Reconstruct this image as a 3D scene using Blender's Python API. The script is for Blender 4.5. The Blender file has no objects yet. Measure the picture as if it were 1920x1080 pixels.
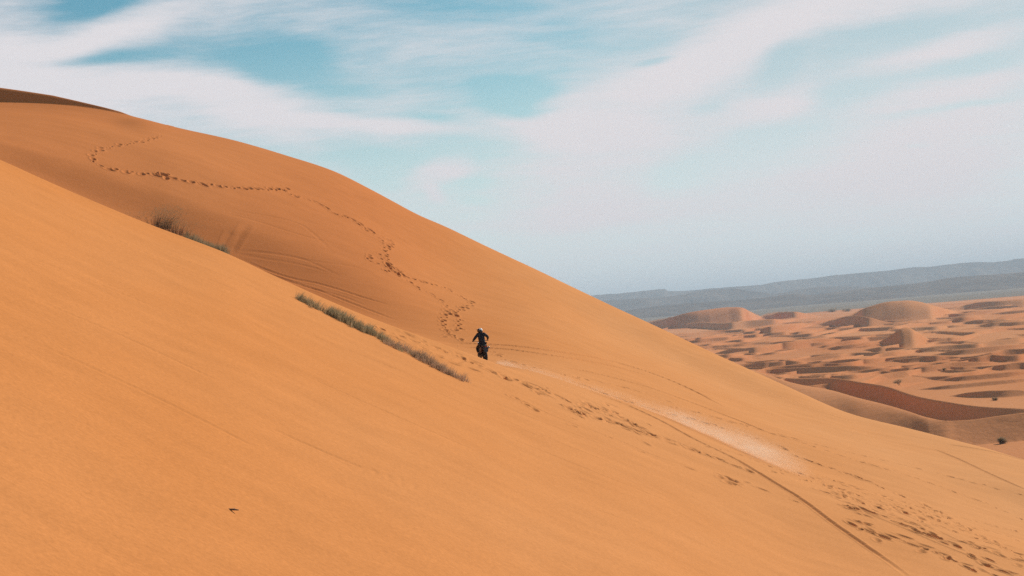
import bpy, bmesh, math, random
import numpy as np
from mathutils import Vector, Matrix

R = math.radians
rng = np.random.default_rng(7)
random.seed(7)
SC = bpy.context.scene
COL = SC.collection

# ------------------------------------------------------------------ camera
F = 3200.0                      # focal length in pixels of a 1920 px wide frame
ROLL = R(4.6)                   # the horizon climbs to the right in the photograph
PITCH = math.atan(59.8 / F)
FWD = Vector((0, math.cos(PITCH), math.sin(PITCH)))
UPL = Vector((0, -math.sin(PITCH), math.cos(PITCH)))
RTL = Vector((1, 0, 0))
CR = RTL * math.cos(ROLL) - UPL * math.sin(ROLL)
CU = RTL * math.sin(ROLL) + UPL * math.cos(ROLL)
cam = bpy.data.cameras.new('camera')
cam.lens = 60.0; cam.sensor_width = 36.0
cam.clip_start = 0.5; cam.clip_end = 200000
camo = bpy.data.objects.new('camera', cam)
COL.objects.link(camo)
m = Matrix((CR, CU, -FWD)).transposed()
camo.matrix_world = m.to_4x4()
SC.camera = camo

# ------------------------------------------------------------------ light
SUN_AZ, SUN_EL = R(43), R(31)   # azimuth measured from the view direction towards the right
SDIR = Vector((math.sin(SUN_AZ) * math.cos(SUN_EL), math.cos(SUN_AZ) * math.cos(SUN_EL), math.sin(SUN_EL)))
sl = bpy.data.lights.new('sun', 'SUN')
sl.energy = 4.6; sl.angle = R(0.5); sl.color = (1.0, 0.96, 0.89)
so = bpy.data.objects.new('sun', sl)
COL.objects.link(so)
so.rotation_euler = SDIR.to_track_quat('Z', 'Y').to_euler()
SC.view_settings.view_transform = 'Standard'
SC.view_settings.look = 'None'
SC.view_settings.exposure = 0.0
SC.view_settings.gamma = 1.0
SC.cycles.use_denoising = False
SC.cycles.max_bounces = 6
SC.cycles.volume_bounces = 1
SC.cycles.diffuse_bounces = 5
SC.cycles.transparent_max_bounces = 8


def ray(u, v):
    """photo pixel (1920x1080) -> (x/y, z/y) of the level world"""
    u = np.asarray(u, float); v = np.asarray(v, float)
    a = (u - 960) / F; b = (v - 540) / F
    dx = FWD[0] + a * CR[0] - b * CU[0]
    dy = FWD[1] + a * CR[1] - b * CU[1]
    dz = FWD[2] + a * CR[2] - b * CU[2]
    return dx / dy, dz / dy


# ------------------------------------------------------------------ node helpers
def nt_new(mat):
    mat.use_nodes = True
    nt = mat.node_tree
    nt.nodes.clear()
    return nt


class NB:
    def __init__(s, nt): s.nt = nt
    def n(s, t, **k):
        o = s.nt.nodes.new(t)
        for a, b in k.items(): setattr(o, a, b)
        return o
    def link(s, a, b): s.nt.links.new(a, b)
    def val(s, sock, x):
        if isinstance(x, (int, float)): sock.default_value = x
        elif isinstance(x, (tuple, list)): sock.default_value = x
        else: s.link(x, sock)
    def math(s, op, a, b=None, c=None, clamp=False):
        o = s.n('ShaderNodeMath', operation=op, use_clamp=clamp)
        s.val(o.inputs[0], a)
        if b is not None: s.val(o.inputs[1], b)
        if c is not None: s.val(o.inputs[2], c)
        return o.outputs[0]
    def vmath(s, op, a, b=None):
        o = s.n('ShaderNodeVectorMath', operation=op)
        s.val(o.inputs[0], a)
        if b is not None:
            if op == 'SCALE': s.val(o.inputs[3], b)
            else: s.val(o.inputs[1], b)
        return o.outputs[0] if op not in ('LENGTH', 'DOT_PRODUCT') else o.outputs[1]
    def noise(s, vec, scale, detail=4, rough=0.5, dist=0.0):
        o = s.n('ShaderNodeTexNoise')
        s.val(o.inputs['Vector'], vec); s.val(o.inputs['Scale'], scale)
        s.val(o.inputs['Detail'], detail); s.val(o.inputs['Roughness'], rough); s.val(o.inputs['Distortion'], dist)
        return o
    def mapr(s, x, a, b, c, d, smooth=False):
        o = s.n('ShaderNodeMapRange')
        if smooth: o.interpolation_type = 'SMOOTHSTEP'
        s.val(o.inputs[0], x)
        for i, q in enumerate((a, b, c, d)): s.val(o.inputs[i + 1], q)
        return o.outputs[0]
    def mix(s, f, a, b, mode='MIX'):
        o = s.n('ShaderNodeMix', data_type='RGBA', blend_type=mode)
        s.val(o.inputs[0], f); s.val(o.inputs[6], a); s.val(o.inputs[7], b)
        return o.outputs[2]
    def xyz(s, v):
        o = s.n('ShaderNodeSeparateXYZ'); s.val(o.inputs[0], v)
        return o.outputs
    def comb(s, x, y, z):
        o = s.n('ShaderNodeCombineXYZ')
        for i, q in enumerate((x, y, z)): s.val(o.inputs[i], q)
        return o.outputs[0]
    def mapping(s, v, loc=(0, 0, 0), rot=(0, 0, 0), sc=(1, 1, 1), t='POINT'):
        o = s.n('ShaderNodeMapping', vector_type=t)
        s.val(o.inputs[0], v)
        o.inputs[1].default_value = loc; o.inputs[2].default_value = rot; o.inputs[3].default_value = sc
        return o.outputs[0]


# ------------------------------------------------------------------ world: Nishita sky with cirrus
W = bpy.data.worlds.new('World')
SC.world = W
W.use_nodes = True
wn = W.node_tree; wn.nodes.clear()
b = NB(wn)
sky = b.n('ShaderNodeTexSky', sky_type='NISHITA')
sky.sun_disc = False
sky.sun_elevation = SUN_EL
sky.sun_rotation = SUN_AZ
sky.altitude = 700; sky.air_density = 1.0; sky.dust_density = 1.2; sky.ozone_density = 1.5
tc = b.n('ShaderNodeTexCoord')
d = b.vmath('NORMALIZE', tc.outputs['Generated'])
dx, dy, dz = b.xyz(d)
az = b.math('ARCTAN2', dx, dy)
el = b.math('ARCSINE', dz)
q0 = b.comb(b.math('MULTIPLY', az, 3.2), b.math('MULTIPLY', el, 3.2), 0.0)   # 1 unit = 1000 px


def sky_pt(u, v):
    t, e = ray(u, v)
    a = math.atan(float(t)); ee = math.atan(float(e) / math.sqrt(1 + float(t) ** 2))
    return a * 3.2, ee * 3.2


def warp(vec, scale, amt, ang, stretch, detail=3):
    p = b.mapping(vec, rot=(0, 0, -ang), sc=(1.0 / stretch, 1, 1))
    nz = b.noise(p, scale, detail, 0.55)
    off = b.vmath('SUBTRACT', nz.outputs['Color'], (0.5, 0.5, 0.5))
    off = b.vmath('MULTIPLY', off, (amt * 1.6, amt, 0))
    return b.vmath('ADD', vec, off)


q1 = warp(q0, 3.0, 0.05, R(16), 2.2)
q2 = warp(q1, 10.0, 0.022, R(16), 2.5)

# long soft strokes: (u1, v1, u2, v2, half width px, strength); + cloud, - clear blue
STROKES = [
    (-120, 135, 200, 75, 34, .95), (120, 85, 370, 15, 30, .95), (300, 30, 560, -40, 30, .40), (-100, 60, 80, 40, 50, .40),
    (-120, 165, 330, 150, 32, 1.0), (-120, 215, 420, 215, 60, .9), (200, 140, 460, 160, 30, .8), (330, 165, 600, 205, 40, .85), (380, 225, 640, 255, 40, .65),
    (480, 222, 880, 250, 15, .90), (600, 190, 840, 195, 34, .38), (560, 265, 820, 262, 24, .40), (300, 60, 900, 30, 60, .25), (640, 110, 1050, 70, 45, .30),
    (860, 225, 1230, 255, 36, .8), (980, 240, 1400, 130, 60, .85), (1180, 160, 1560, 10, 46, 1.0), (1340, 60, 1980, -60, 60, .85), (1100, 20, 1300, -10, 40, .25),
    (1000, 290, 1400, 250, 45, .85), (1330, 225, 1560, 165, 28, .9), (1540, 160, 1940, 50, 22, 1.0), (1420, 230, 1560, 190, 26, .6),
    (1600, 215, 1980, 130, 22, .9), (1560, 265, 2000, 190, 30, .9), (1500, 330, 2000, 260, 50, .95), (900, 330, 1240, 345, 45, .75),
    (760, 345, 880, 300, 22, .95), (830, 330, 900, 315, 16, .6), (800, 345, 835, 378, 16, .75), (920, 400, 1400, 380, 36, .75), (1300, 360, 1980, 340, 60, .75), (900, 425, 1200, 405, 26, .5),
    (90, 22, 290, -20, 26, -.9), (60, 118, 340, 92, 12, -.6), (330, 92, 620, 78, 26, -.55), (440, 120, 640, 108, 30, -.95), (500, 150, 760, 175, 24, -.45),
    (880, 160, 1060, 172, 20, -.95), (890, 196, 1050, 212, 20, -1.0), (940, 175, 1000, 200, 22, -.6), (880, 148, 1000, 150, 10, -.4), (1180, 122, 1262, 104, 8, -.7),
    (600, 285, 790, 312, 26, -.65), (660, 330, 760, 345, 14, -.4), (850, 345, 930, 340, 14, -.6), (860, 372, 930, 376, 10, -.45), (760, 222, 860, 225, 9, -.4),
    (1410, 155, 1510, 90, 34, -.60), (1480, 95, 1830, 34, 26, -.60), (1500, 188, 1670, 142, 28, -.62), (1640, 142, 1920, 112, 18, -.62),
    (1210, 345, 1330, 292, 28, -.60), (1300, 292, 1560, 228, 26, -.62), (1660, 222, 1905, 182, 7, -.8), (1285, 210, 1375, 200, 14, -.45),
    (1690, 274, 1750, 268, 7, -.6), (700, 20, 1000, 15, 30, -.25), (960, 70, 1160, 40, 24, -.25), (1000, 360, 1060, 352, 8, -.3),
]
tot = None
for (u1, v1, u2, v2, hw, amp) in STROKES:
    x1, y1 = sky_pt(u1, v1); x2, y2 = sky_pt(u2, v2)
    L = math.hypot(x2 - x1, y2 - y1) / 2
    p = b.mapping(q2, ((x1 + x2) / 2, (y1 + y2) / 2, 0), (0, 0, math.atan2(y2 - y1, x2 - x1)),
                  (L * 1.45, hw / 1000 * 1.65, 1), 'TEXTURE')
    r = b.vmath('LENGTH', p)
    g = b.mapr(r, 0.0, 1.0, amp, 0.0, True)
    tot = g if tot is None else b.math('ADD', tot, g)
# general cover: thin veil with streaks, more to the right and towards the horizon
pst = b.mapping(q2, rot=(0, 0, -R(18)), sc=(0.45, 1.6, 1))
n1 = b.noise(pst, 4.0, 6, 0.55, 0.3).outputs[0]
n3 = b.noise(b.mapping(q2, rot=(0, 0, -R(16)), sc=(0.28, 2.0, 1)), 24.0, 4, 0.6).outputs[0]
n2 = b.noise(b.mapping(q2, rot=(0, 0, -R(14)), sc=(0.3, 2.2, 1)), 11.0, 5, 0.6).outputs[0]
azs = b.mapr(az, -0.2, 0.12, 0.24, 0.20, True)
base = b.math('ADD', azs, b.math('MULTIPLY', b.math('SUBTRACT', n1, 0.5), 0.55))
base = b.math('ADD', base, b.math('MULTIPLY', b.math('SUBTRACT', n2, 0.5), 0.45))
base = b.math('ADD', base, b.math('MULTIPLY', b.math('SUBTRACT', n3, 0.5), 0.55))
n4 = b.noise(b.mapping(q2, rot=(0, 0, -R(20)), sc=(0.22, 1.8, 1)), 60.0, 3, 0.6).outputs[0]
base = b.math('ADD', base, b.math('MULTIPLY', b.math('SUBTRACT', n4, 0.5), 0.32))
cov = b.math('ADD', base, b.math('MULTIPLY', tot, 0.70))
cov = b.mapr(cov, -0.14, 0.98, 0.0, 1.0, True)
lowband = b.mapr(el, R(-2), R(6.0), 0.30, 0.0, True)
high = b.mapr(el, R(15), R(50), 1.0, 0.25, True)       # the cirrus thins out overhead
cov = b.math('MULTIPLY', b.math('MAXIMUM', cov, 0.0), high)
skyc = b.mix(1.0, sky.outputs[0], (0.0385, 0.080, 0.078, 1), 'MULTIPLY')
milky = b.math('MULTIPLY', b.mapr(az, 0.0, 0.16, 0.0, 0.85, True), b.mapr(el, 0.24, 0.45, 1.0, 0.0, True))
milky = b.math('MULTIPLY', milky, b.mapr(az, 0.45, 0.8, 1.0, 0.0, True))
skyc = b.mix(milky, skyc, (0.40, 0.55, 0.615, 1))   # milky blue towards the sun
clear = b.mix(b.mapr(b.math('SUBTRACT', el, b.math('MULTIPLY', b.mapr(az, -0.05, 0.35, 0, 1, True), 0.02)), R(0.5), R(11.5), 1.0, 0.0, True), skyc, (0.75, 0.83, 0.84, 1))
tint = b.mix(n1, (0.745, 0.735, 0.765, 1), (0.80, 0.75, 0.77, 1))
colr = b.mix(cov, clear, tint)
bg = b.n('ShaderNodeBackground')
b.link(colr, bg.inputs[0]); bg.inputs[1].default_value = 1.0
wo = b.n('ShaderNodeOutputWorld'); b.link(bg.outputs[0], wo.inputs[0])
W.cycles.sampling_method = 'MANUAL'; W.cycles.sample_map_resolution = 512


# ------------------------------------------------------------------ materials
def principled(name, col, rough=0.6, metal=0.0, spec=0.5, noise=0.0, nscale=20):
    mt = bpy.data.materials.new(name)
    nt = nt_new(mt); b = NB(nt)
    p = b.n('ShaderNodeBsdfPrincipled')
    p.inputs['Roughness'].default_value = rough
    p.inputs['Metallic'].default_value = metal
    p.inputs['Specular IOR Level'].default_value = spec
    if noise:
        tcn = b.n('ShaderNodeTexCoord')
        nz = b.noise(tcn.outputs['Object'], nscale, 4)
        c = b.mix(nz.outputs[0], tuple(x * (1 - noise) for x in col) + (1,), tuple(min(1, x * (1 + noise)) for x in col) + (1,))
        b.link(c, p.inputs['Base Color'])
    else:
        p.inputs['Base Color'].default_value = tuple(col) + (1,)
    o = b.n('ShaderNodeOutputMaterial'); b.link(p.outputs[0], o.inputs[0])
    return mt


def sand(name, c1, c2, grain, gscale, big, bump_scale, bump_d, streak=0.0, xr=None, red=None):
    mt = bpy.data.materials.new(name)
    nt = nt_new(mt); b = NB(nt)
    g = b.n('ShaderNodeNewGeometry')
    pos = g.outputs['Position']
    p = b.n('ShaderNodeBsdfDiffuse')
    p.inputs['Roughness'].default_value = 0.0
    nb = b.noise(b.mapping(pos, sc=(1, 0.55, 1)), big, 4, 0.55).outputs[0]
    fac = b.mapr(nb, 0.3, 0.7, 0, 1)
    if xr: fac = b.math('ADD', b.math('MULTIPLY', fac, 0.4), b.mapr(b.xyz(pos)[0], xr[0], xr[1], 0.0, 0.6))
    c = b.mix(fac, c1 + (1,), c2 + (1,))
    if red:      # second dune slightly redder, plus the red of its shade painted in; fades rightward
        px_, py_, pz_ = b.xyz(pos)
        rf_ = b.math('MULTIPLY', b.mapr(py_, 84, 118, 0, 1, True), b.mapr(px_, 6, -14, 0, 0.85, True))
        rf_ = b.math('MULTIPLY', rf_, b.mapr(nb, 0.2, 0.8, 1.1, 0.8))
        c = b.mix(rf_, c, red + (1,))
    ng = b.noise(pos, gscale, 2, 0.8).outputs[0]
    gg = b.mapr(ng, 0.25, 0.75, 1 - grain, 1 + grain)
    c = b.mix(1.0, c, b.comb(gg, gg, gg), 'MULTIPLY')
    if streak:
        ns = b.noise(b.mapping(pos, rot=(0, 0, R(28)), sc=(0.16, 1.0, 1.0)), 0.8, 5, 0.6).outputs[0]
        s2 = b.mapr(ns, 0.3, 0.7, 1 - streak, 1 + streak)
        c = b.mix(1.0, c, b.comb(s2, s2, s2), 'MULTIPLY')
    b.link(c, p.inputs['Color'])
    bp = b.n('ShaderNodeBump'); bp.inputs['Strength'].default_value = 1.0
    bp.inputs['Distance'].default_value = bump_d
    nz = b.noise(pos, bump_scale, 3, 0.6)
    b.link(nz.outputs[0], bp.inputs['Height']); b.link(bp.outputs[0], p.inputs['Normal'])
    o = b.n('ShaderNodeOutputMaterial'); b.link(p.outputs[0], o.inputs[0])
    return mt


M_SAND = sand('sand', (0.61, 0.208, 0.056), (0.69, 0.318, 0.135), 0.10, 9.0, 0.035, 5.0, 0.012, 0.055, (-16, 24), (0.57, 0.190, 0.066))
M_ERG = sand('far_sand', (0.58, 0.205, 0.080), (0.70, 0.315, 0.145), 0.10, 0.8, 0.004, 0.25, 0.25)
M_PLAIN = sand('gravel_plain', (0.20, 0.165, 0.13), (0.27, 0.225, 0.175), 0.25, 0.02, 0.0006, 0.01, 0.5)
M_ROCK = sand('mountain_rock', (0.055, 0.044, 0.038), (0.16, 0.125, 0.10), 0.35, 0.006, 0.0024, 0.01, 6.0)


# ------------------------------------------------------------------ object helpers
def tag(o, label=None, cat=None, group=None, kind=None):
    if label: o['label'] = label
    if cat: o['category'] = cat
    if group: o['group'] = group
    if kind: o['kind'] = kind
    return o


def mesh_obj(name, verts, faces, mat, parent=None, smooth=True):
    me = bpy.data.meshes.new(name)
    me.from_pydata([tuple(v) for v in verts], [], [tuple(f) for f in faces])
    me.materials.append(mat)
    if smooth:
        me.polygons.foreach_set('use_smooth', [True] * len(me.polygons))
    me.update()
    o = bpy.data.objects.new(name, me)
    COL.objects.link(o)
    if parent: o.parent = parent
    return o


def grid_obj(name, X, Y, Z, mat):
    """X,Y,Z arrays (rows, cols) -> one quad-grid mesh"""
    nr, nc = X.shape
    me = bpy.data.meshes.new(name)
    co = np.stack([X, Y, Z], -1).reshape(-1, 3).astype(np.float32)
    me.vertices.add(nr * nc)
    me.vertices.foreach_set('co', co.ravel())
    i = np.arange(nr - 1)[:, None] * nc + np.arange(nc - 1)[None, :]
    i = i.ravel()
    q = np.stack([i, i + 1, i + nc + 1, i + nc], -1).astype(np.int32)
    nf = len(q)
    me.loops.add(nf * 4); me.polygons.add(nf)
    me.loops.foreach_set('vertex_index', q.ravel())
    me.polygons.foreach_set('loop_start', np.arange(nf, dtype=np.int32) * 4)
    me.polygons.foreach_set('use_smooth', np.ones(nf, bool))
    me.materials.append(mat)
    me.update(calc_edges=True)
    o = bpy.data.objects.new(name, me)
    COL.objects.link(o)
    tag(o, kind='structure')
    return o


_tab = rng.random((6, 256, 256))


def vnoise(x, y, k=0):
    T = _tab[k % 6]
    xi = np.floor(x).astype(int); yi = np.floor(y).astype(int)
    fx = x - xi; fy = y - yi
    fx = fx * fx * fx * (fx * (fx * 6 - 15) + 10); fy = fy * fy * fy * (fy * (fy * 6 - 15) + 10)
    x0 = xi & 255; x1 = (xi + 1) & 255; y0 = yi & 255; y1 = (yi + 1) & 255
    return ((T[x0, y0] * (1 - fx) + T[x1, y0] * fx) * (1 - fy) + (T[x0, y1] * (1 - fx) + T[x1, y1] * fx) * fy) - 0.5


def fbm(x, y, oct=4, k=0, gain=0.5):
    s = 0; a = 1
    for i in range(oct):
        s = s + a * vnoise(x * 2 ** i + 17.3 * i, y * 2 ** i + 9.1 * i, k + i)
        a *= gain
    return s


def pchip_slopes(x, y):
    h = np.diff(x, axis=0); dl = np.diff(y, axis=0) / h
    m_ = np.zeros_like(y)
    w1 = 2 * h[1:] + h[:-1]; w2 = h[1:] + 2 * h[:-1]
    with np.errstate(all='ignore'):
        mm = (w1 + w2) / (w1 / dl[:-1] + w2 / dl[1:])
    mm = np.where(dl[:-1] * dl[1:] > 0, mm, 0)
    m_[1:-1] = mm; m_[0] = dl[0]; m_[-1] = dl[-1]
    return m_


def pchip(x, y, xq):
    x = np.asarray(x, float); y = np.asarray(y, float)
    ms = pchip_slopes(x[:, None], y[:, None])[:, 0]
    j = np.clip(np.searchsorted(x, xq) - 1, 0, len(x) - 2)
    h = x[j + 1] - x[j]; s = (xq - x[j]) / h
    yy = (y[j] * (1 + 2 * s) * (1 - s) ** 2 + y[j + 1] * s * s * (3 - 2 * s) + h * (ms[j] * s * (1 - s) ** 2 - ms[j + 1] * s * s * (1 - s)))
    yy = np.where(xq < x[0], y[0] + (xq - x[0]) * ms[0], yy)
    return np.where(xq > x[-1], y[-1] + (xq - x[-1]) * ms[-1], yy)


def smooth1(a, t, sig):
    tt = np.linspace(t[0], t[-1], 4000)
    aa = np.interp(tt, t, a)
    n = max(1, int(3 * sig / (tt[1] - tt[0])))
    k = np.exp(-0.5 * (np.arange(-n, n + 1) * (tt[1] - tt[0]) / sig) ** 2); k /= k.sum()
    # pad linearly so the ends keep their slope
    l = aa[0] - (aa[1] - aa[0]) * np.arange(n, 0, -1); r = aa[-1] + (aa[-1] - aa[-2]) * np.arange(1, n + 1)
    aa = np.convolve(np.concatenate([l, aa, r]), k, 'valid')
    return np.interp(t, tt, aa)


# ------------------------------------------------------------------ the big dunes (one continuous sheet)
PA, PB, PC = 0.56, 0.082, 9.5


def planeY(u, v):
    t, e = ray(u, v)
    return float(PC / max(0.02, PB - PA * t - e))


tcol = np.concatenate([np.linspace(-0.62, -0.322, 40)[:-1], np.linspace(-0.322, 0.318, 2150), np.linspace(0.318, 0.62, 40)[1:]])
NC = len(tcol)


def curve(pts, sig=0.004, sigy=0.02):
    P = []
    for p in pts:
        u, v = p[0], p[1]
        Y = planeY(u, v) if len(p) < 3 or p[2] is None else p[2]
        t, e = ray(u, v)
        P.append((float(t), float(e), Y))
    P.sort()
    P = np.array(P)
    e = smooth1(pchip(P[:, 0], P[:, 1], tcol), tcol, sig)
    Y = smooth1(np.interp(tcol, P[:, 0], P[:, 2]), tcol, sigy)
    return e, Y


cA = [(-250, 188, 72), (-100, 254, 73), (0, 298, 74), (100, 343, 75), (200, 388, 76), (291, 426, 77), (421, 475, 78),
      (505, 515, 78), (600, 556, 79), (700, 596, 80), (819, 641, 81), (870, 660, 82), (905, 672.5, 83), (960, 695, 83),
      (1050, 731, 83), (1200, 790, 84), (1400, 865, 84), (1600, 935, 82), (1920, 1040, 80), (2200, 1130, 78)]
c2 = [(u, v + 9, Y - 1.9) for u, v, Y in cA]
c1 = [(-250, 700), (0, 740), (400, 820), (800, 900), (1200, 980), (1500, 1040, 66), (1920, 1130, 68), (2200, 1220, 68)]
c0 = [(-250, 1300), (0, 1300), (400, 1300), (800, 1300), (1200, 1300), (1500, 1300, 41), (1920, 1300, 50), (2200, 1380, 52)]
c3 = [(-250, 265, 92), (0, 350, 92), (300, 480, 92), (500, 560, 92), (700, 632, 91), (819, 662, 90), (905, 682, 89.5), (950, 690, 88.5),
      (1000, 700, 88.5), (1200, 770, 90), (1400, 838, 92), (1600, 900, 92), (1920, 1000, 92), (2200, 1085, 90)]
c4 = [(-250, 230, 113), (0, 315, 116), (300, 445, 117), (500, 530, 114), (700, 607, 108), (819, 641, 103), (905, 660, 99), (1000, 677, 98),
      (1200, 737, 99), (1400, 802, 101), (1600, 860, 101), (1920, 960, 102), (2200, 1045, 100)]
c5 = [(-250, 215, 117), (0, 262, 121), (300, 352, 123.8), (500, 432, 123.2), (700, 510, 121), (850, 575, 120), (1000, 612, 121), (1200, 690, 120),
      (1400, 765, 120), (1600, 825, 117), (1920, 915, 108), (2200, 1000, 104)]
c6 = [(-250, 198, 136), (0, 216, 136), (300, 272, 136), (500, 342, 137), (700, 425, 138), (850, 500, 140), (1000, 553, 144), (1200, 648, 141),
      (1400, 735, 136), (1600, 800, 129), (1920, 888, 117), (2200, 975, 111)]
c7 = [(-250, 190, 163), (0, 193, 163), (100, 196, 163), (180, 204.5, 163), (210, 209.5, 163), (260, 220, 163), (325, 236, 163), (450, 265, 163), (550, 295, 163), (625, 320, 163), (700, 357, 163),
      (780, 400, 163), (850, 431, 164), (910, 460, 165), (1010, 507, 167), (1110, 555, 164), (1207, 600, 161), (1339, 662, 156), (1472, 722, 151),
      (1591, 775, 146), (1698, 803, 140), (1783, 824, 136), (1847, 840, 133), (1920, 862, 130), (2000, 885, 127), (2200, 950, 120)]
K = []
w0 = 0.62
tt, ee = tcol, None
K.append((PB - PA * tcol - PC / 8.0, np.full(NC, 8.0)))
for c in (c0, c1, c2, cA, c3, c4, c5, c6): K.append(curve(c))
e7, Y7 = curve(c7, sig=0.0022)
K.append((e7, Y7))
tl, el_ = ray(np.array([-250, -100, 0, 100, 190, 225, 258]), np.array([150, 160, 165, 179, 200, 208.5, 219.6]))
top = np.interp(tcol, tl, el_)
band = np.maximum(0, top - e7)
fade = np.clip((tl[-1] + 0.012 - tcol) / 0.012, 0, 1)
band = np.where(tcol < tl[-1], band, 0) * np.clip((tl[-1] - tcol) / 0.008, 0, 1)
ramp = np.clip((tcol - tl[-1]) / 0.03, 0, 1) ** 1.5
dY = np.maximum(0.4, band * Y7 / 0.66)
e8 = smooth1(e7 + band - ramp * 5.0 / F, tcol, 0.0012)
Y8 = Y7 + smooth1(dY + ramp * 5.6, tcol, 0.0012)
K.append((e8, Y8))
K.append((e8 - 14.0 / F, Y8 + 8))
z9 = (e8 - 14.0 / F) * (Y8 + 8)
Y10 = Y8 + 50; K.append(((z9 - 19) / Y10, Y10))
Y11 = Y8 + 190; K.append((np.full(NC, -44.0) / Y11, Y11))
KE = np.array([k[0] for k in K]); KY = np.array([k[1] for k in K])
KW = -1.0 / KY
SL = pchip_slopes(KW, KE)
for j_ in range(7, 11): SL[j_] = smooth1(SL[j_], tcol, 0.007)
#        8m->c0 c0-c1 c1-c2 c2-cA cA-c3 c3-c4 c4-c5 c5-c6 c6-c7 c7-c8 drop...
SEG = [10, 90, 430, 14, 60, 90, 150, 160, 150, 26, 12, 20, 20]
E = []; YY = []; off = [0]
for j, n in enumerate(SEG):
    s = np.linspace(0, 1, n, endpoint=False)[:, None]
    if j == len(SEG) - 1: s = np.linspace(0, 1, n)[:, None]
    h = KW[j + 1] - KW[j]
    w = KW[j] + s * h
    e = (KE[j] * (1 + 2 * s) * (1 - s) ** 2 + KE[j + 1] * s * s * (3 - 2 * s) + h * (SL[j] * s * (1 - s) ** 2 - SL[j + 1] * s * s * (1 - s)))
    E.append(e); YY.append(-1.0 / w)
    off.append(off[-1] + n)
E = np.concatenate(E); YY = np.concatenate(YY)
X = tcol[None, :] * YY
Z = E * YY
ROW_A = off[4]          # row of the near crest
ROW_TOP = off[9]
# broad unevenness of wind-blown sand, kept small in angle
damp = np.clip((YY - 10) / 20, 0, 1)
sm = fbm(X * 0.11 + YY * 0.02, YY * 0.05, 3, 1) * 0.16
Z = Z + sm * damp * 0.8
Z0 = Z.copy()


def locate(u, v, part=None):
    """photo pixel -> fractional (row, col) on the sheet"""
    t, e = ray(u, v); t = float(t); e = float(e)
    c = int(np.clip(np.searchsorted(tcol, t), 1, NC - 1))
    ec = Z0[:, c] / YY[:, c]
    a_max = ec[:ROW_A + 1].max()
    if part is None:
        right = t > ray(905, 672)[0]
        part = 'A' if (e < a_max and not right) else ('R' if right else 'B')
    if part == 'A':
        r = int(np.searchsorted(np.maximum.accumulate(ec[:ROW_A + 1]), min(e, a_max)))
    elif part == 'B':
        seg = np.maximum.accumulate(ec[ROW_A + 60:ROW_TOP + 1])
        r = ROW_A + 60 + int(np.searchsorted(seg, e))
    else:
        seg = np.maximum.accumulate(ec[:ROW_TOP + 1])
        r = int(np.searchsorted(seg, e))
    return min(r, ROW_TOP), c


def surf(u, v, part=None):
    r, c = locate(u, v, part)
    return Vector((X[r, c], YY[r, c], Z0[r, c])), r, c


def world_path(pts, part=None, n=None):
    P = np.array(pts, float)
    d = np.concatenate([[0], np.cumsum(np.hypot(np.diff(P[:, 0]), np.diff(P[:, 1])))])
    n = n or max(2, int(d[-1] / 2.0))
    s = np.linspace(0, d[-1], n)
    U = pchip(d, P[:, 0], s); V = pchip(d, P[:, 1], s)
    return [surf(u, v, part) for u, v in zip(U, V)]


def stamp(r, c, px, py, ax, ay, L, Wd, depth, rim=0.25):
    r0, r1 = max(0, r - 16), min(X.shape[0], r + 17)
    k = 30
    c0_, c1_ = max(0, c - k), min(NC, c + k + 1)
    dx = X[r0:r1, c0_:c1_] - px; dy = YY[r0:r1, c0_:c1_] - py
    a = (dx * ax + dy * ay) / L; bb = (-dx * ay + dy * ax) / Wd
    rr = a * a + bb * bb
    Z[r0:r1, c0_:c1_] += -depth * np.exp(-rr * 1.2) + depth * rim * np.exp(-((np.sqrt(rr) - 1.6) / 0.5) ** 2)


def prints(pts, part=None, step=0.72, jit=0.05, depth=0.14, size=1.0, side=0.10, skip=0.04, var=0.45):
    if part == 'B': skip = 0.0; step *= 0.88
    wp = world_path(pts, part)
    acc = 0.0; last = wp[0][0]; sgn = 1
    for p, r, c in wp[1:]:
        dv = p - last
        seg = math.hypot(dv.x, dv.y)
        if seg < 1e-6: continue
        acc += seg
        if acc >= step:
            acc = 0.0
            if random.random() < skip:
                last = p; continue
            tx, ty = dv.x / seg, dv.y / seg
            sgn = -sgn
            qx = p.x - ty * side * sgn + random.gauss(0, jit); qy = p.y + tx * side * sgn + random.gauss(0, jit)
            k = size * (1 + var * (random.random() - 0.5) * 2)
            an = math.atan2(ty, tx) + random.gauss(0, 0.25)
            dd = depth * (random.uniform(0.8, 1.3) if part == 'B' else random.uniform(0.45, 1.3)) * (1.4 if p.y > 100 else 1.15)
            if p.y > 100: k *= 1.15
            stamp(r, c, qx, qy, math.cos(an), math.sin(an), (0.175 if p.y > 100 else 0.21) * k, 0.105 * k, dd * (0.8 if p.y > 100 else 1.0))
        last = p


def scatter(u, v, su, sv, n, part=None, depth=0.13, size=1.0, slope=0.0):
    if part == 'B': depth *= 1.35; size *= 1.15
    for _ in range(n):
        uu = random.gauss(0, su); vv = random.gauss(0, sv) + slope * uu
        p, r, c = surf(u + uu, v + vv, part)
        an = random.uniform(0, math.pi)
        k = size * random.uniform(0.6, 1.4)
        stamp(r, c, p.x, p.y, math.cos(an), math.sin(an), (0.165 if p.y > 100 else 0.20) * k, 0.10 * k, depth * (0.8 if p.y > 100 else 1.0) * random.uniform(0.4, 1.2))


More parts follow.
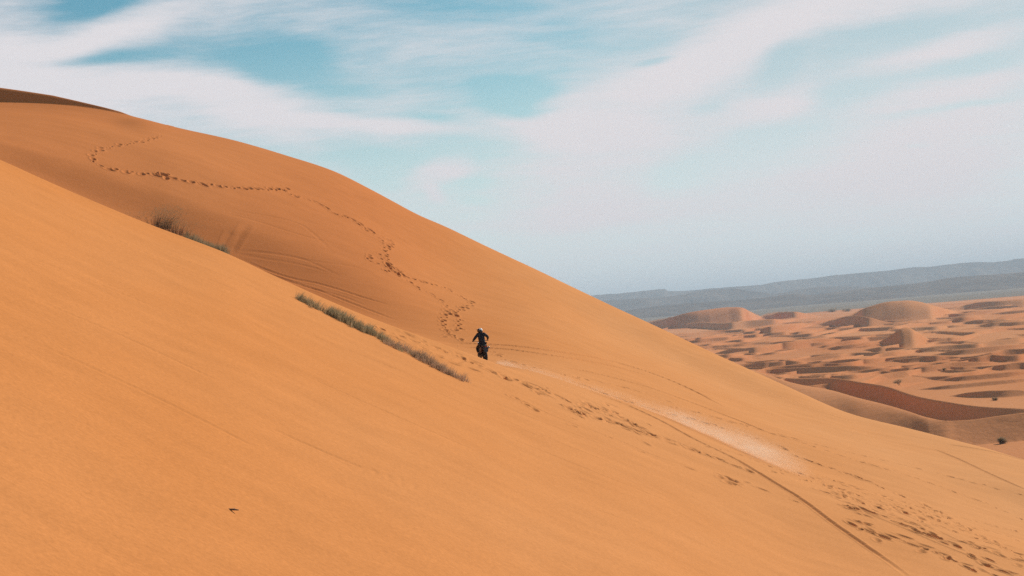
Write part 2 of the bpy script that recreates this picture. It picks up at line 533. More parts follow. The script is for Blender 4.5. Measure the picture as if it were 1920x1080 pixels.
def groove(pts, part=None, width=0.11, depth=0.05, rim=0.3, fade=0.0):
    """continuous rut; profile taken from the distance to the path"""
    P = np.array(pts, float)
    d = np.hypot(np.diff(P[:, 0]), np.diff(P[:, 1])).sum()
    wp = world_path(pts, part, n=int(d / 1.2) + 2)
    acc = {}
    G = np.full(Z.shape, 9.0, np.float32)
    FD = np.zeros(Z.shape, np.float32)
    N = len(wp)
    for i in range(N - 1):
        p, r, c = wp[i]; q, r2, c2_ = wp[i + 1]
        sx, sy = q.x - p.x, q.y - p.y
        L2 = sx * sx + sy * sy
        if L2 < 1e-9 or L2 > 36: continue
        ra, rb = min(r, r2), max(r, r2); ca, cb = min(c, c2_), max(c, c2_)
        r0, r1 = max(0, ra - 8), min(X.shape[0], rb + 9)
        c0_, c1_ = max(0, ca - 12), min(NC, cb + 13)
        dx = X[r0:r1, c0_:c1_] - p.x; dy = YY[r0:r1, c0_:c1_] - p.y
        s = np.clip((dx * sx + dy * sy) / L2, 0, 1)
        dist = np.hypot(dx - s * sx, dy - s * sy)
        g = G[r0:r1, c0_:c1_]
        better = dist < g
        g[better] = dist[better]
        f = min(1.0, i / (N * 0.15), (N - 1 - i) / (N * 0.15))
        FD[r0:r1, c0_:c1_][better] = f
    k = G < 1.5
    x = G[k] / width
    Z[k] += FD[k] * (-depth * np.exp(-x * x * 1.2) + depth * rim * np.exp(-((x - 1.7) / 0.6) ** 2))


# --- footprints on the far face
prints([(306, 252), (290, 259), (250, 268), (215, 274), (190, 280), (176, 288), (172, 297), (180, 307), (188, 314)], 'B', depth=0.11, step=0.8)
prints([(188, 314), (220, 320), (250, 325), (300, 330), (350, 340), (400, 348), (450, 353), (500, 355), (530, 357), (545, 366),
        (580, 375), (600, 383), (625, 400), (660, 411), (690, 430), (715, 444), (735, 452)], 'B', depth=0.15, size=1.1)
prints([(640, 402), (665, 416), (690, 434), (712, 448), (720, 460)], 'B', depth=0.12)
prints([(735, 452), (733, 460), (724, 468), (724, 482), (728, 495), (735, 508)], 'B', depth=0.15, step=0.6)
prints([(696, 476), (690, 482), (692, 490), (705, 493), (720, 501), (735, 507)], 'B', depth=0.14)
prints([(712, 474), (716, 486), (728, 500)], 'B', depth=0.13)
prints([(745, 512), (770, 522), (800, 531), (835, 540), (852, 550), (870, 560), (882, 568), (872, 576), (858, 583), (850, 592)], 'B', depth=0.15)
prints([(765, 524), (790, 545), (810, 553), (825, 564), (836, 575), (838, 590), (828, 600), (832, 610), (838, 622), (850, 631), (868, 640)], 'B', depth=0.14)
prints([(852, 588), (860, 600), (860, 612), (856, 620)], 'B', depth=0.15)
scatter(302, 328, 9, 2.5, 16, 'B', 0.14)
scatter(742, 511, 9, 3.0, 22, 'B', 0.17, 1.1, 0.25)
scatter(532, 357, 6, 2, 6, 'B')
scatter(727, 470, 4, 8, 8, 'B', 0.15)
scatter(318, 238, 4, 1.5, 3, 'B', 0.2)
scatter(838, 628, 4, 3, 3, 'B'); scatter(862, 605, 3, 8, 3, 'B', 0.15)
# --- prints in front of the saddle and down the slope
prints([(925, 658), (940, 671), (962, 679), (990, 687), (1030, 695), (1075, 708), (1105, 712), (1140, 720), (1195, 733), (1255, 753),
        (1300, 770), (1345, 785), (1390, 797), (1420, 806), (1470, 820), (1520, 836), (1610, 865), (1690, 888), (1760, 912), (1850, 945), (1925, 978)], 'R', depth=0.11, skip=0.10)
prints([(1075, 715), (1150, 745), (1250, 775), (1340, 798), (1400, 818), (1450, 832), (1500, 858), (1560, 880), (1620, 900), (1680, 927),
        (1740, 950), (1800, 985), (1860, 1015), (1925, 1050)], 'R', depth=0.15, skip=0.05, size=1.1)
prints([(700, 612), (760, 635), (830, 657), (905, 690), (940, 705), (985, 718), (1030, 735), (1075, 757), (1110, 765), (1160, 780),
        (1220, 815), (1290, 838), (1320, 852), (1350, 862), (1400, 882)], None, depth=0.15, size=1.15)
prints([(930, 700), (960, 712), (1005, 730), (1060, 750), (1120, 785), (1170, 800), (1230, 822), (1300, 845), (1360, 865)], None, depth=0.15, size=1.1, skip=0.15)
prints([(945, 738), (975, 752), (1000, 768)], 'R', depth=0.15, step=0.5)
prints([(1040, 785), (1070, 797), (1120, 810), (1170, 835), (1210, 850), (1260, 866), (1290, 878), (1340, 893), (1400, 905), (1440, 925), (1490, 940)], 'R', depth=0.10, skip=0.25, step=0.9)
scatter(1085, 775, 14, 9, 16, 'R', 0.15, 1.1, 0.3)
scatter(1115, 765, 22, 6, 16, 'R', 0.16, 1.2, 0.35)
scatter(1185, 800, 26, 9, 22, 'R', 0.16, 1.2, 0.35)
scatter(1140, 760, 30, 3, 8, 'R', 0.1, 1.2, 0.1)
scatter(1000, 727, 16, 5, 10, 'R', 0.15, 1.1, 0.4)
scatter(938, 703, 7, 4, 6, 'R', 0.15, 1.2, 0.4)
scatter(1375, 905, 10, 3, 6, 'R', 0.16, 1.3, 0.3)
for (a, b_, dd) in (((1500, 892), (1925, 1045), 0.17), ((1510, 900), (1880, 1060), 0.14), ((1560, 930), (1925, 1085), 0.17), ((1520, 915), (1780, 985), 0.12),
                    ((1600, 975), (1870, 1085), 0.13), ((1590, 905), (1900, 1030), 0.12)):
    n = 6
    pp = [(a[0] + (b_[0] - a[0]) * i / n + random.gauss(0, 3), a[1] + (b_[1] - a[1]) * i / n + random.gauss(0, 2.5)) for i in range(n + 1)]
    prints(pp, 'R', depth=dd, size=1.15, skip=0.12, jit=0.09)
for (a, b_, dd) in (((1300, 832), (1925, 1000), 0.10), ((1420, 872), (1925, 1020), 0.11), ((1240, 760), (1925, 930), 0.08)):
    pp = [(a[0] + (b_[0] - a[0]) * i / 7 + random.gauss(0, 3), a[1] + (b_[1] - a[1]) * i / 7 + random.gauss(0, 3)) for i in range(8)]
    prints(pp, 'R', depth=dd, skip=0.06, jit=0.05)
for (u, v, su, sv, n) in ((1602, 957, 12, 3, 5), (1620, 992, 24, 5, 7), (1690, 1013, 26, 5, 5), (1800, 1010, 44, 7, 10), (1850, 1022, 34, 7, 7),
                          (1640, 940, 30, 6, 12), (1560, 915, 26, 6, 12), (1735, 965, 28, 7, 10), (1775, 1045, 26, 5, 6)):
    scatter(u, v, su, sv, n, 'R', 0.16, 1.2, 0.42)
scatter(1602, 955, 2, 1, 2, 'R', 0.24, 1.3)
scatter(1750, 959, 3, 1, 3, 'R', 0.26, 1.5)
for (u, v) in ((742, 634), (765, 628), (792, 641), (793, 655), (820, 653), (822, 668), (850, 681), (884, 693), (832, 659), (856, 664), (775, 641), (888, 678)):
    scatter(u, v, 2, 1, 2, 'A', 0.12, 1.3)
# --- ruts
groove([(835, 645), (870, 644), (910, 646), (960, 649), (1010, 655), (1060, 662), (1120, 672), (1180, 687), (1240, 707), (1300, 733), (1360, 765)], None, 0.15, 0.15)
groove([(848, 652), (880, 652), (930, 654), (1000, 662), (1060, 671), (1120, 681), (1160, 690), (1220, 706)], None, 0.15, 0.14)
groove([(1030, 686), (1080, 693), (1130, 704), (1200, 722), (1260, 742), (1330, 768), (1400, 795), (1460, 820)], 'R', 0.14, 0.10)
groove([(1720, 1098), (1690, 1072), (1620, 1022), (1560, 980), (1500, 935), (1440, 898), (1380, 862), (1300, 823), (1240, 790), (1180, 762), (1130, 743), (1080, 728)], 'R', 0.13, 0.085)
groove([(1740, 838), (1790, 858), (1850, 886), (1930, 922)], 'R', 0.14, 0.06)
groove([(1770, 832), (1850, 845), (1930, 866)], 'R', 0.16, 0.06)
groove([(1230, 813), (1290, 838), (1340, 858), (1380, 876), (1410, 884)], 'R', 0.10, 0.05)
groove([(905, 722), (960, 742), (1010, 768), (1080, 797), (1150, 822), (1230, 856), (1300, 880)], 'R', 0.12, 0.022)
groove([(1540, 905), (1600, 930), (1700, 968), (1800, 1015), (1920, 1060)], 'R', 0.12, 0.03)
groove([(1580, 945), (1680, 985), (1760, 1020), (1860, 1060), (1925, 1090)], 'R', 0.12, 0.035)
groove([(430, 474), (446, 448), (456, 432), (466, 420)], 'B', 0.28, 0.045)
groove([(418, 468), (428, 446), (434, 434)], 'B', 0.28, 0.035)
groove([(452, 486), (500, 507), (550, 523), (590, 531), (640, 545), (680, 558), (735, 574)], 'B', 0.15, 0.035)
groove([(500, 512), (545, 528), (600, 546), (650, 566), (700, 585), (745, 602)], 'B', 0.15, 0.032)
groove([(470, 500), (520, 520), (560, 535), (640, 556), (690, 575)], 'B', 0.14, 0.02)
groove([(440, 470), (500, 474), (560, 484), (600, 500), (640, 520)], 'B', 0.16, 0.018)
groove([(440, 476), (500, 486), (560, 496), (620, 512)], 'B', 0.16, 0.018)
groove([(460, 470), (520, 478), (600, 492), (660, 500), (720, 520)], 'B', 0.16, 0.015)
groove([(440, 395), (500, 405), (560, 420), (600, 450), (620, 470)], 'B', 0.18, 0.02)
groove([(420, 400), (480, 415), (560, 440), (640, 460)], 'B', 0.18, 0.02)
groove([(850, 682), (870, 675), (905, 690)], None, 0.12, 0.04)
# faint wind streaks down the near slope
for (u1, v1, u2, v2) in ((0, 370, 560, 600), (60, 560, 420, 720), (560, 700, 900, 850), (150, 420, 480, 560), (640, 660, 1100, 850), (60, 640, 500, 850), (900, 800, 1300, 960), (860, 730, 1200, 860),
                         (930, 790, 1150, 870), (300, 470, 640, 600), (20, 470, 300, 580), (500, 800, 820, 930), (1100, 950, 1400, 1050), (560, 620, 760, 700)):
    groove([(u1, v1), ((u1 + u2) / 2, (v1 + v2) / 2 + random.uniform(-6, 6)), (u2, v2)], None, 0.12, random.uniform(0.012, 0.024))

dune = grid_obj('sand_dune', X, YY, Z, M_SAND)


# ------------------------------------------------------------------ the dune field in the valley
G0 = -36.0
tv = np.linspace(-0.08, 0.44, 760)
yv = np.exp(np.linspace(math.log(235), math.log(3900), 2700))
TV, YV = np.meshgrid(tv, yv)
XV = TV * YV
amp = YV / F
und = fbm(XV / 260 + 3, YV / 90, 4, 2) * amp * 0.7
und += fbm((XV + 0.4 * YV) / 60, YV / 26, 3, 4) * amp * 0.5
H = np.zeros_like(XV)
wxv = tv * 3200
# crest lines seen across the valley: ([(u, v) ...], visible face height px, front slope deg, back slope deg)
RD = [
    ([(1400, 690), (1445, 704), (1484, 717), (1561, 732), (1610, 746), (1655, 757), (1700, 770), (1740, 783), (1780, 789), (1820, 787), (1870, 780), (1920, 774), (2000, 766), (2060, 762)],
     [110, 106, 102, 92, 84, 76, 67, 58, 51, 48, 50, 52, 54, 50], [8, 8, 8, 8, 9, 10, 12, 16, 21, 25, 27, 28, 28, 28], 8),
    ([(1420, 700), (1476, 708), (1561, 708), (1610, 715), (1655, 722), (1719, 742), (1770, 752), (1826, 760), (1880, 764), (1940, 767), (2020, 770), (2120, 772)], 38, (12, 27, 1480, 1690), 9),
    ([(1780, 742), (1820, 735), (1860, 732), (1890, 731), (1960, 737)], 14, 30, 9),
    ([(1715, 731), (1785, 721), (1837, 716), (1902, 711), (1960, 708)], 7, 30, 8),
    ([(1750, 713), (1811, 704), (1889, 697), (1960, 694)], 8, 30, 8),
    ([(1403, 697), (1420, 695), (1472, 690), (1529, 687), (1576, 685), (1628, 686), (1680, 685)], 10, 31, 8),
    ([(1440, 712), (1485, 708), (1520, 702), (1560, 700), (1600, 702)], 6, 28, 8),
    ([(1680, 695), (1732, 687), (1785, 679), (1837, 678), (1870, 680)], 10, 31, 8),
    ([(1640, 687), (1700, 684), (1785, 673), (1830, 668)], 4, 28, 8),
    ([(1391, 676), (1420, 677), (1459, 674), (1498, 677), (1520, 680)], 10, 31, 8),
    ([(1500, 680), (1540, 676), (1563, 671), (1600, 674)], 6, 28, 8),
    ([(1480, 672), (1537, 664), (1576, 662), (1600, 663)], 5, 28, 8),
    ([(1385, 687), (1433, 678), (1485, 672), (1516, 666), (1540, 664)], 9, 31, 8),
    ([(1439, 705), (1474, 698), (1516, 690), (1540, 689)], 5, 31, 8),
    ([(1330, 671), (1355, 668), (1391, 670), (1420, 672)], 6, 30, 8),
    ([(1630, 671), (1680, 662), (1727, 648), (1759, 640), (1821, 641), (1850, 644)], 5, 27, 8),
    ([(1745, 666), (1811, 654), (1863, 649), (1915, 645), (1960, 643)], 9, 31, 8),
    ([(1795, 674), (1850, 664), (1915, 657), (1960, 655)], 5, 28, 8),
    ([(1880, 688), (1920, 679), (1960, 676)], 6, 30, 8),
    ([(1860, 636), (1890, 634), (1960, 631)], 5, 30, 8),
    ([(1640, 657), (1675, 651), (1704, 653), (1720, 656)], 7, 30, 8),
    ([(1400, 658), (1420, 654), (1472, 642), (1524, 635), (1566, 635), (1600, 637)], 12, 31, 8),
    ([(1412, 666), (1450, 660), (1493, 654), (1510, 653)], 4, 28, 8),
    ([(1335, 664), (1366, 655), (1412, 651), (1453, 645), (1516, 638), (1540, 636)], 12, 31, 8),
    ([(1556, 638), (1580, 635), (1615, 631), (1654, 622), (1672, 617)], 9, 31, 8),
    ([(1520, 632), (1566, 622), (1602, 615), (1644, 611), (1660, 611)], 6, 30, 8),
    ([(1640, 645), (1668, 630), (1690, 615), (1700, 613), (1712, 618), (1735, 632), (1750, 640)], -12, 14, 9),
    ([(1710, 622), (1771, 620), (1826, 622), (1863, 615), (1920, 609), (1960, 606)], 6, 29, 8),
    ([(1735, 615), (1785, 610), (1830, 610)], 4, 28, 8),
    ([(1655, 614), (1706, 605), (1730, 601)], 5, 28, 8),
    ([(1825, 612), (1863, 604), (1910, 599), (1960, 596)], 7, 30, 8),
    ([(1855, 601), (1889, 590), (1920, 585), (1960, 582)], 6, 28, 8),
    ([(1770, 600), (1790, 596), (1805, 594), (1837, 594), (1850, 596)], 8, 31, 8),
    ([(1720, 599), (1745, 591), (1766, 587)], 6, 30, 8),
    ([(1625, 595), (1654, 591), (1693, 594), (1700, 597)], 9, 30, 8),
    ([(1530, 608), (1550, 602), (1576, 595), (1602, 591), (1630, 595), (1660, 603), (1690, 606)], -6, 26, 8),
    ([(1290, 643), (1328, 634), (1360, 628), (1391, 624), (1410, 622)], 5, 30, 8),
    ([(1298, 650), (1328, 645), (1370, 635), (1401, 627), (1420, 624)], 5, 30, 8),
    ([(1320, 657), (1340, 655), (1360, 658)], 4, 30, 8),
    ([(1395, 610), (1410, 612), (1440, 612), (1474, 608), (1500, 604), (1540, 600)], 11, 31, 8),
    ([(1235, 618), (1266, 610), (1318, 603), (1370, 604), (1401, 601), (1453, 598), (1490, 594), (1530, 590)], 11, 31, 8),
    # the four hills on the skyline
    ([(1190, 606), (1210, 602), (1266, 592), (1300, 584), (1328, 580), (1360, 576), (1393, 577), (1412, 585), (1432, 593)], -14, (24, 9, 1270, 1340), 9),
    ([(1418, 593), (1440, 586), (1456, 583), (1490, 584), (1515, 588), (1540, 593)], -7, 26, 9),
    ([(1565, 596), (1587, 591), (1615, 580), (1641, 571), (1670, 565), (1700, 563), (1722, 565), (1745, 571), (1775, 579), (1800, 582)], -16, (30, 9, 1600, 1740), 9),
    ([(1770, 584), (1808, 572), (1837, 566), (1889, 563), (1920, 561), (1980, 558)], 14, (26, 14, 1860, 1960), 9),
]
rr_ = np.random.default_rng(21)
v0 = 596.0
while v0 < 722:              # long sinuous crests that swell and die out, linking the big ones
    sc_ = (v0 - 590) / 130.0
    uu = np.arange(1130, 2010, 26.0)
    ph_ = rr_.random() * 50
    vv = v0 - 0.088 * (uu - 1560) + (3.5 + 7 * sc_) * 2 * fbm(uu / 130.0 + ph_, uu * 0 + ph_, 2, 1) + (1.5 + 2 * sc_) * fbm(uu / 45.0 + ph_, uu * 0 + 3, 2, 2)
    hh_ = (4.4 + 9.0 * sc_) * np.clip(0.52 + 1.7 * fbm(uu / 100.0 + ph_ * 2, uu * 0 + 9, 2, 4), 0.0, 1.1)
    ff = 28 + 16 * fbm(uu / 90.0 + ph_, uu * 0 + 5, 2, 0)
    RD.append((list(zip(uu, vv)), list(hh_), list(ff), 8))
    v0 += rr_.uniform(2.2, 3.6) * (1 + 1.3 * sc_)
for pts, thick, fs, bs in RD:
    P = []
    n = len(pts)
    for i, (u, v) in enumerate(pts):
        t, e = ray(u, v)
        qf = (u - pts[0][0]) / (pts[-1][0] - pts[0][0])
        tp = min(1.0, (qf + 0.02) * 3.2, (1.02 - qf) * 3.2)
        lst = isinstance(thick, list)
        th = thick[i] if lst else thick * tp
        fsv = fs[i] if lst else (fs if not isinstance(fs, tuple) else float(np.interp(u, fs[2:], fs[:2])))
        if not lst and thick < 0:      # a hill whose foot runs straight between its two ends
            vb = np.interp(u, (pts[0][0], pts[-1][0]), (pts[0][1], pts[-1][1])) - thick * min(1, (i + 0.1) / 2, (n - 1 - i + 0.1) / 2)
            th = max(1.0, vb - v)
        t2, e2 = ray(u, v + th * (1.25 if not lst and 0 < thick < 13 else 1.0))
        Yb = G0 / float(e2)
        # crest position on the ray with a face of the given slope
        tanf = math.tan(R(fsv))
        # h = e*Yc - G0 ; h = tanf*(Yc - Yb)
        Yc = (G0 - tanf * Yb) / (float(e) - tanf)
        h = float(e) * Yc - G0 if th > 0.4 else 0.0
        P.append((float(t), Yc, max(0.0, h), fsv))
    P.sort(); P = np.array(P)
    if (np.diff(P[:, 0]) < 1e-6).any(): continue
    tq = tv
    ins = (tq > P[0, 0] - 0.012) & (tq < P[-1, 0] + 0.012)
    if not ins.any(): continue
    ci = np.where(ins)[0]
    Yc = smooth1(pchip(P[:, 0], P[:, 1], tq[ci]), tq[ci], 0.0012) if len(ci) > 4 else pchip(P[:, 0], P[:, 1], tq[ci])
    hh = np.maximum(0, pchip(P[:, 0], P[:, 2], tq[ci]))
    o = np.maximum(np.maximum(P[0, 0] - tq[ci], tq[ci] - P[-1, 0]), 0) / 0.012
    hh = hh * np.clip(1 - o, 0, 1) ** 1.5
    if len(ci) > 4: hh = smooth1(hh, tq[ci], 0.0012)
    ya = int(np.searchsorted(yv, Yc.min() - 400)); yb = int(np.searchsorted(yv, Yc.max() + 600))
    YB = YV[ya:yb][:, ci]
    wob = fbm(XV[ya:yb][:, ci] / 45.0, YB / 45.0, 2, 3) * 0.0
    s = YB - Yc[None, :] + wob
    fa = np.interp(tq[ci], P[:, 0], P[:, 3]); tf, tb = np.tan(np.radians(fa)), math.tan(R(bs)); fm = np.clip((fa - 16) / 6, 0, 1)
    wf = hh / tf * (1.35 if not lst and thick == 38 else 1.1) + 1e-6; wb = hh / tb * 1.6 + 1e-6
    xf = np.clip(-s / wf, 0, 1)
    front = hh * ((1 - xf) ** (1.45 if not lst and thick == 38 else 1.08) * fm + 0.5 * (1 + np.cos(np.pi * np.clip(-s / (wf * 1.2), 0, 1))) * (1 - fm))
    back = hh * np.clip(1 - s / wb, 0, 1) ** 1.6
    val = np.where(s < 0, front, back)
    Hs = H[ya:yb][:, ci]
    H[ya:yb, ci] = np.maximum(Hs, val)
edge = np.clip((3900 - YV) / 700, 0, 1) ** 0.7
nearfall = np.clip((YV - 235) / 80, 0, 1)
ZV = G0 + und * edge * nearfall + H - (1 - nearfall) * 3 - (1 - edge) * 1.5
grid_obj('dune_field', XV, YV, ZV, M_ERG)

# ------------------------------------------------------------------ gravel plain to the horizon
verts = []; faces = []
rings = [0, 300, 1000, 3000, 6000, 10000, 20000, 45000]
nseg = 48
for r_ in rings:
    for i in range(nseg):
        a = 2 * math.pi * i / nseg
        verts.append((r_ * math.cos(a), r_ * math.sin(a), G0 - 1.2 if r_ > 0 else G0 - 1.2))
for k in range(len(rings) - 1):
    for i in range(nseg):
        j = (i + 1) % nseg
        if k == 0:
            faces.append((0, nseg + i, nseg + j))
        else:
            faces.append((k * nseg + i, (k + 1) * nseg + i, (k + 1) * nseg + j, k * nseg + j))
pl = mesh_obj('desert_plain', verts, faces, M_PLAIN, smooth=False)
tag(pl, kind='structure')


# ------------------------------------------------------------------ mountains
def ridge(name, pts, Y0, depthm, basev, kseed, rough):
    P = np.array([(float(ray(u, v)[0]), float(ray(u, v)[1])) for u, v in pts])
    t = np.linspace(P[0, 0] - 0.02, P[-1, 0] + 0.10, 700)
    e = pchip(P[:, 0], P[:, 1], t)
    e = np.where(t > P[-1, 0], P[-1, 1] + 0.002 * np.sin((t - P[-1, 0]) * 60), e)
    e = np.where(t < P[0, 0], P[0, 1] - (P[0, 0] - t) * 0.15, e)
    top = e * (Y0 + depthm) - G0 + 1.2
    s = np.linspace(0, 1.6, 70)
    S, T = np.meshgrid(s, t, indexing='ij')
    Yg = Y0 + depthm * S
    Xg = T * Yg
    prof = np.where(S < 1, S ** 1.5 * 0.62 + 0.38 * np.clip((S - 0.55) / 0.45, 0, 1) ** 0.7 * 1.0, np.clip(1 - (S - 1) / 0.6, 0, 1))
    top2 = top[None, :]
    gul = fbm(Xg / 420 + 5, Yg / 1400, 5, kseed, 0.6)
    rel = np.clip(S * (1.02 - np.minimum(S, 1)) * 3.4, 0, 1)
    Zg = G0 - 1.25 + top2 * (prof + gul * rough * rel * 1.3)
    return grid_obj(name, Xg, Yg, Zg, M_ROCK)


back = [(1080, 557), (1117, 553), (1185, 547), (1245, 541.5), (1254, 545.5), (1305, 543), (1373, 537), (1420, 534), (1455, 528), (1527, 520), (1570, 515),
        (1600, 513), (1655, 508), (1680, 505), (1711, 500.5), (1741, 500), (1780, 495), (1826, 490.5), (1870, 490), (1890, 488), (1905, 484.5), (1935, 483)]
front = [(1080, 592), (1168, 583), (1241, 573), (1292, 569), (1339, 565), (1399, 561), (1440, 557), (1484, 551), (1527, 552), (1570, 547), (1610, 542),
         (1655, 537), (1700, 533), (1741, 528), (1780, 521), (1826, 517), (1880, 513), (1940, 508)]
mid = [(1080, 570), (1117, 565), (1185, 560), (1250, 556), (1305, 547), (1340, 543), (1373, 541), (1405, 545), (1455, 551)]
ridge('mountains', back, 12300, 1700, None, 1, 0.42)
ridge('foothills', front, 6900, 1200, None, 3, 0.42)
ridge('foothills', mid, 9800, 900, None, 2, 0.35)

# ------------------------------------------------------------------ vegetation
def plantmat(name, col, trans=0.4):
    mt = bpy.data.materials.new(name)
    nt = nt_new(mt); b = NB(nt)
    tcn = b.n('ShaderNodeTexCoord')
    nz = b.noise(tcn.outputs['Object'], 4.0, 3)
    c = b.mix(b.mapr(nz.outputs[0], 0.3, 0.7, 0, 1), tuple(x * 0.7 for x in col) + (1,), tuple(x * 1.25 for x in col) + (1,))
    d_ = b.n('ShaderNodeBsdfDiffuse'); t_ = b.n('ShaderNodeBsdfTranslucent')
    b.link(c, d_.inputs[0]); b.link(c, t_.inputs[0])
    m_ = b.n('ShaderNodeMixShader'); m_.inputs[0].default_value = trans
    b.link(d_.outputs[0], m_.inputs[1]); b.link(t_.outputs[0], m_.inputs[2])
    o = b.n('ShaderNodeOutputMaterial'); b.link(m_.outputs[0], o.inputs[0])
    return mt


M_GRASS = plantmat('dune_grass', (0.43, 0.32, 0.18))
M_DRY = plantmat('dry_grass', (0.50, 0.32, 0.20))
M_LEAF = plantmat('shrub_leaf', (0.36, 0.27, 0.16))
M_TWIG = principled('shrub_twig', (0.16, 0.10, 0.065), 0.9)


def blade(V, Fc, base, h, lean, w):
    """tapered curved blade with three joints; lean = (dx, dy)"""
    a = random.uniform(0, math.pi)
    wx, wy = math.cos(a) * w, math.sin(a) * w
    i0 = len(V)
    for k, s in enumerate((0, 0.4, 0.75, 1.0)):
        cx = base[0] + lean[0] * s * s; cy = base[1] + lean[1] * s * s; cz = base[2] + h * s * (1 - 0.18 * s)
        ww = (1 - s) ** 0.7
        if k < 3:
            V.append((cx - wx * ww, cy - wy * ww, cz)); V.append((cx + wx * ww, cy + wy * ww, cz))
        else:
            V.append((cx, cy, cz))
    Fc.append((i0, i0 + 1, i0 + 3, i0 + 2)); Fc.append((i0 + 2, i0 + 3, i0 + 5, i0 + 4)); Fc.append((i0 + 4, i0 + 5, i0 + 6))


def near_ground(x, y):
    t = x / y
    c = int(np.clip(np.searchsorted(tcol, t), 1, NC - 1))
    return float(np.interp(y, YY[:, c], Z[:, c]))


def grass_strip(name, pts, n, hmin, hmax, prof, mat, label, part='A', lean=(0.16, 0.05), spread=0.20, w=0.009):
    V = []; Fc = []
    P = np.array(pts, float)
    dd = np.concatenate([[0], np.cumsum(np.hypot(np.diff(P[:, 0]), np.diff(P[:, 1])))]); dd /= dd[-1]
    nt_ = max(8, n // 26)
    for k in range(nt_):
        s = random.random()
        u = np.interp(s, dd, P[:, 0]); v = np.interp(s, dd, P[:, 1])
        dens = np.interp(s, [p[0] for p in prof], [p[1] for p in prof])
        cn = float(fbm(np.array([s * 17.0 + len(pts)]), np.array([3.3]), 2, 1)[0])       # clumps and gaps
        cn = min(1.0, max(0.0, 0.74 + 1.3 * cn))
        if random.random() > dens * cn ** 1.2: continue
        p, r, c = surf(u, v, part)
        ox, oy = random.gauss(0, 0.12), random.gauss(0.16, spread * 1.2)
        hh = random.uniform(hmin, hmax) * (0.55 + 0.45 * dens) * (0.65 + 0.5 * cn)
        for q in range(int(26 * random.uniform(0.6, 1.4))):
            bx_ = p.x + ox + random.gauss(0, 0.07); by_ = p.y + oy + random.gauss(0, 0.07)
            h = hh * random.uniform(0.45, 1.1)
            a = random.uniform(0, 2 * math.pi); sp = random.uniform(0.05, 0.34) * h
            blade(V, Fc, (bx_, by_, near_ground(bx_, by_) - 0.03), h, (math.cos(a) * sp + lean[0] * h * 2, math.sin(a) * sp + lean[1] * h), w)
    o = mesh_obj(name, V, Fc, mat, smooth=False)
    tag(o, label, 'grass', kind='stuff')
    return o


grass_strip('grass', [(560, 563), (594, 580), (628, 596), (658, 611), (700, 630), (733, 647)], 8800, 0.30, 0.60,
            [(0, 0.8), (0.15, 0.9), (0.6, 1), (0.85, 0.7), (1, 0.4)], M_GRASS, 'grey green strip of grass on the near dune left of the rider')
grass_strip('grass', [(728, 648), (755, 657), (798, 680), (841, 703), (864, 714)], 5600, 0.26, 0.55,
            [(0, 0.5), (0.2, 0.7), (0.5, 1), (0.85, 0.9), (1, 0.25)], M_DRY, 'brown dry grass at the lower end of the green strip')
grass_strip('grass', [(740, 653), (770, 664), (805, 683)], 1400, 0.18, 0.34, [(0, 0.6), (0.5, 1), (1, 0.5)], M_GRASS, 'short green tufts among the brown dry grass')


def shrub(name, pos, w, h, n, label, leafm=None, group=None, twig=0.006, leaf=0.03, clumps=7):
    root = bpy.data.objects.new(name, None); COL.objects.link(root)
    root.location = pos
    tag(root, label, 'shrub', group)
    V = []; Fc = []; V2 = []; F2 = []
    cl = []
    for k in range(clumps):
        a = random.uniform(0, 2 * math.pi); rr = math.sqrt(random.random()) * 0.8
        cl.append((math.cos(a) * rr * w / 2, math.sin(a) * rr * w / 2, h * random.uniform(0.35, 0.85), random.uniform(0.20, 0.36)))
    for k in range(n):
        c = random.choice(cl)
        rad = c[3] * w
        tip = (c[0] + random.gauss(0, rad * 0.5), c[1] + random.gauss(0, rad * 0.5), max(0.05 * h, c[2] + random.gauss(0, h * 0.16)))
        bx_, by_ = tip[0] * 0.6, tip[1] * 0.6
        if k % 4 == 0:
            blade(V, Fc, (bx_, by_, -0.04), tip[2] * 1.05, (tip[0] - bx_, tip[1] - by_), twig)
        for q in range(3):
            a = random.uniform(0, 2 * math.pi); pz = random.uniform(-0.6, 0.9)
            L = leaf * random.uniform(0.6, 1.6)
            x, y, z = tip[0] + random.gauss(0, leaf), tip[1] + random.gauss(0, leaf), tip[2] + random.gauss(0, leaf)
            dx_, dy_, dz_ = math.cos(a) * L, math.sin(a) * L, pz * L
            i0 = len(V2)
            V2 += [(x - dy_ * .35, y + dx_ * .35, z), (x + dy_ * .35, y - dx_ * .35, z), (x + dx_, y + dy_, z + dz_)]
            F2.append((i0, i0 + 1, i0 + 2))
    mesh_obj('branches', V, Fc, M_TWIG, root, smooth=False)
    mesh_obj('foliage', V2, F2, leafm or M_LEAF, root, smooth=False)
    return root


def behind_crest(u, Yp):
    t, _ = ray(u, 400)
    # column under this pixel along the crest line
    tt_ = None
    for v in range(200, 700, 2):
        t_, e_ = ray(u, v)
        c = int(np.searchsorted(tcol, float(t_)))
        if e_ <= K[4][0][c]:
            tt_ = float(t_); break
    x = tt_ * Yp
    return Vector((x, Yp, near_ground(x, Yp)))


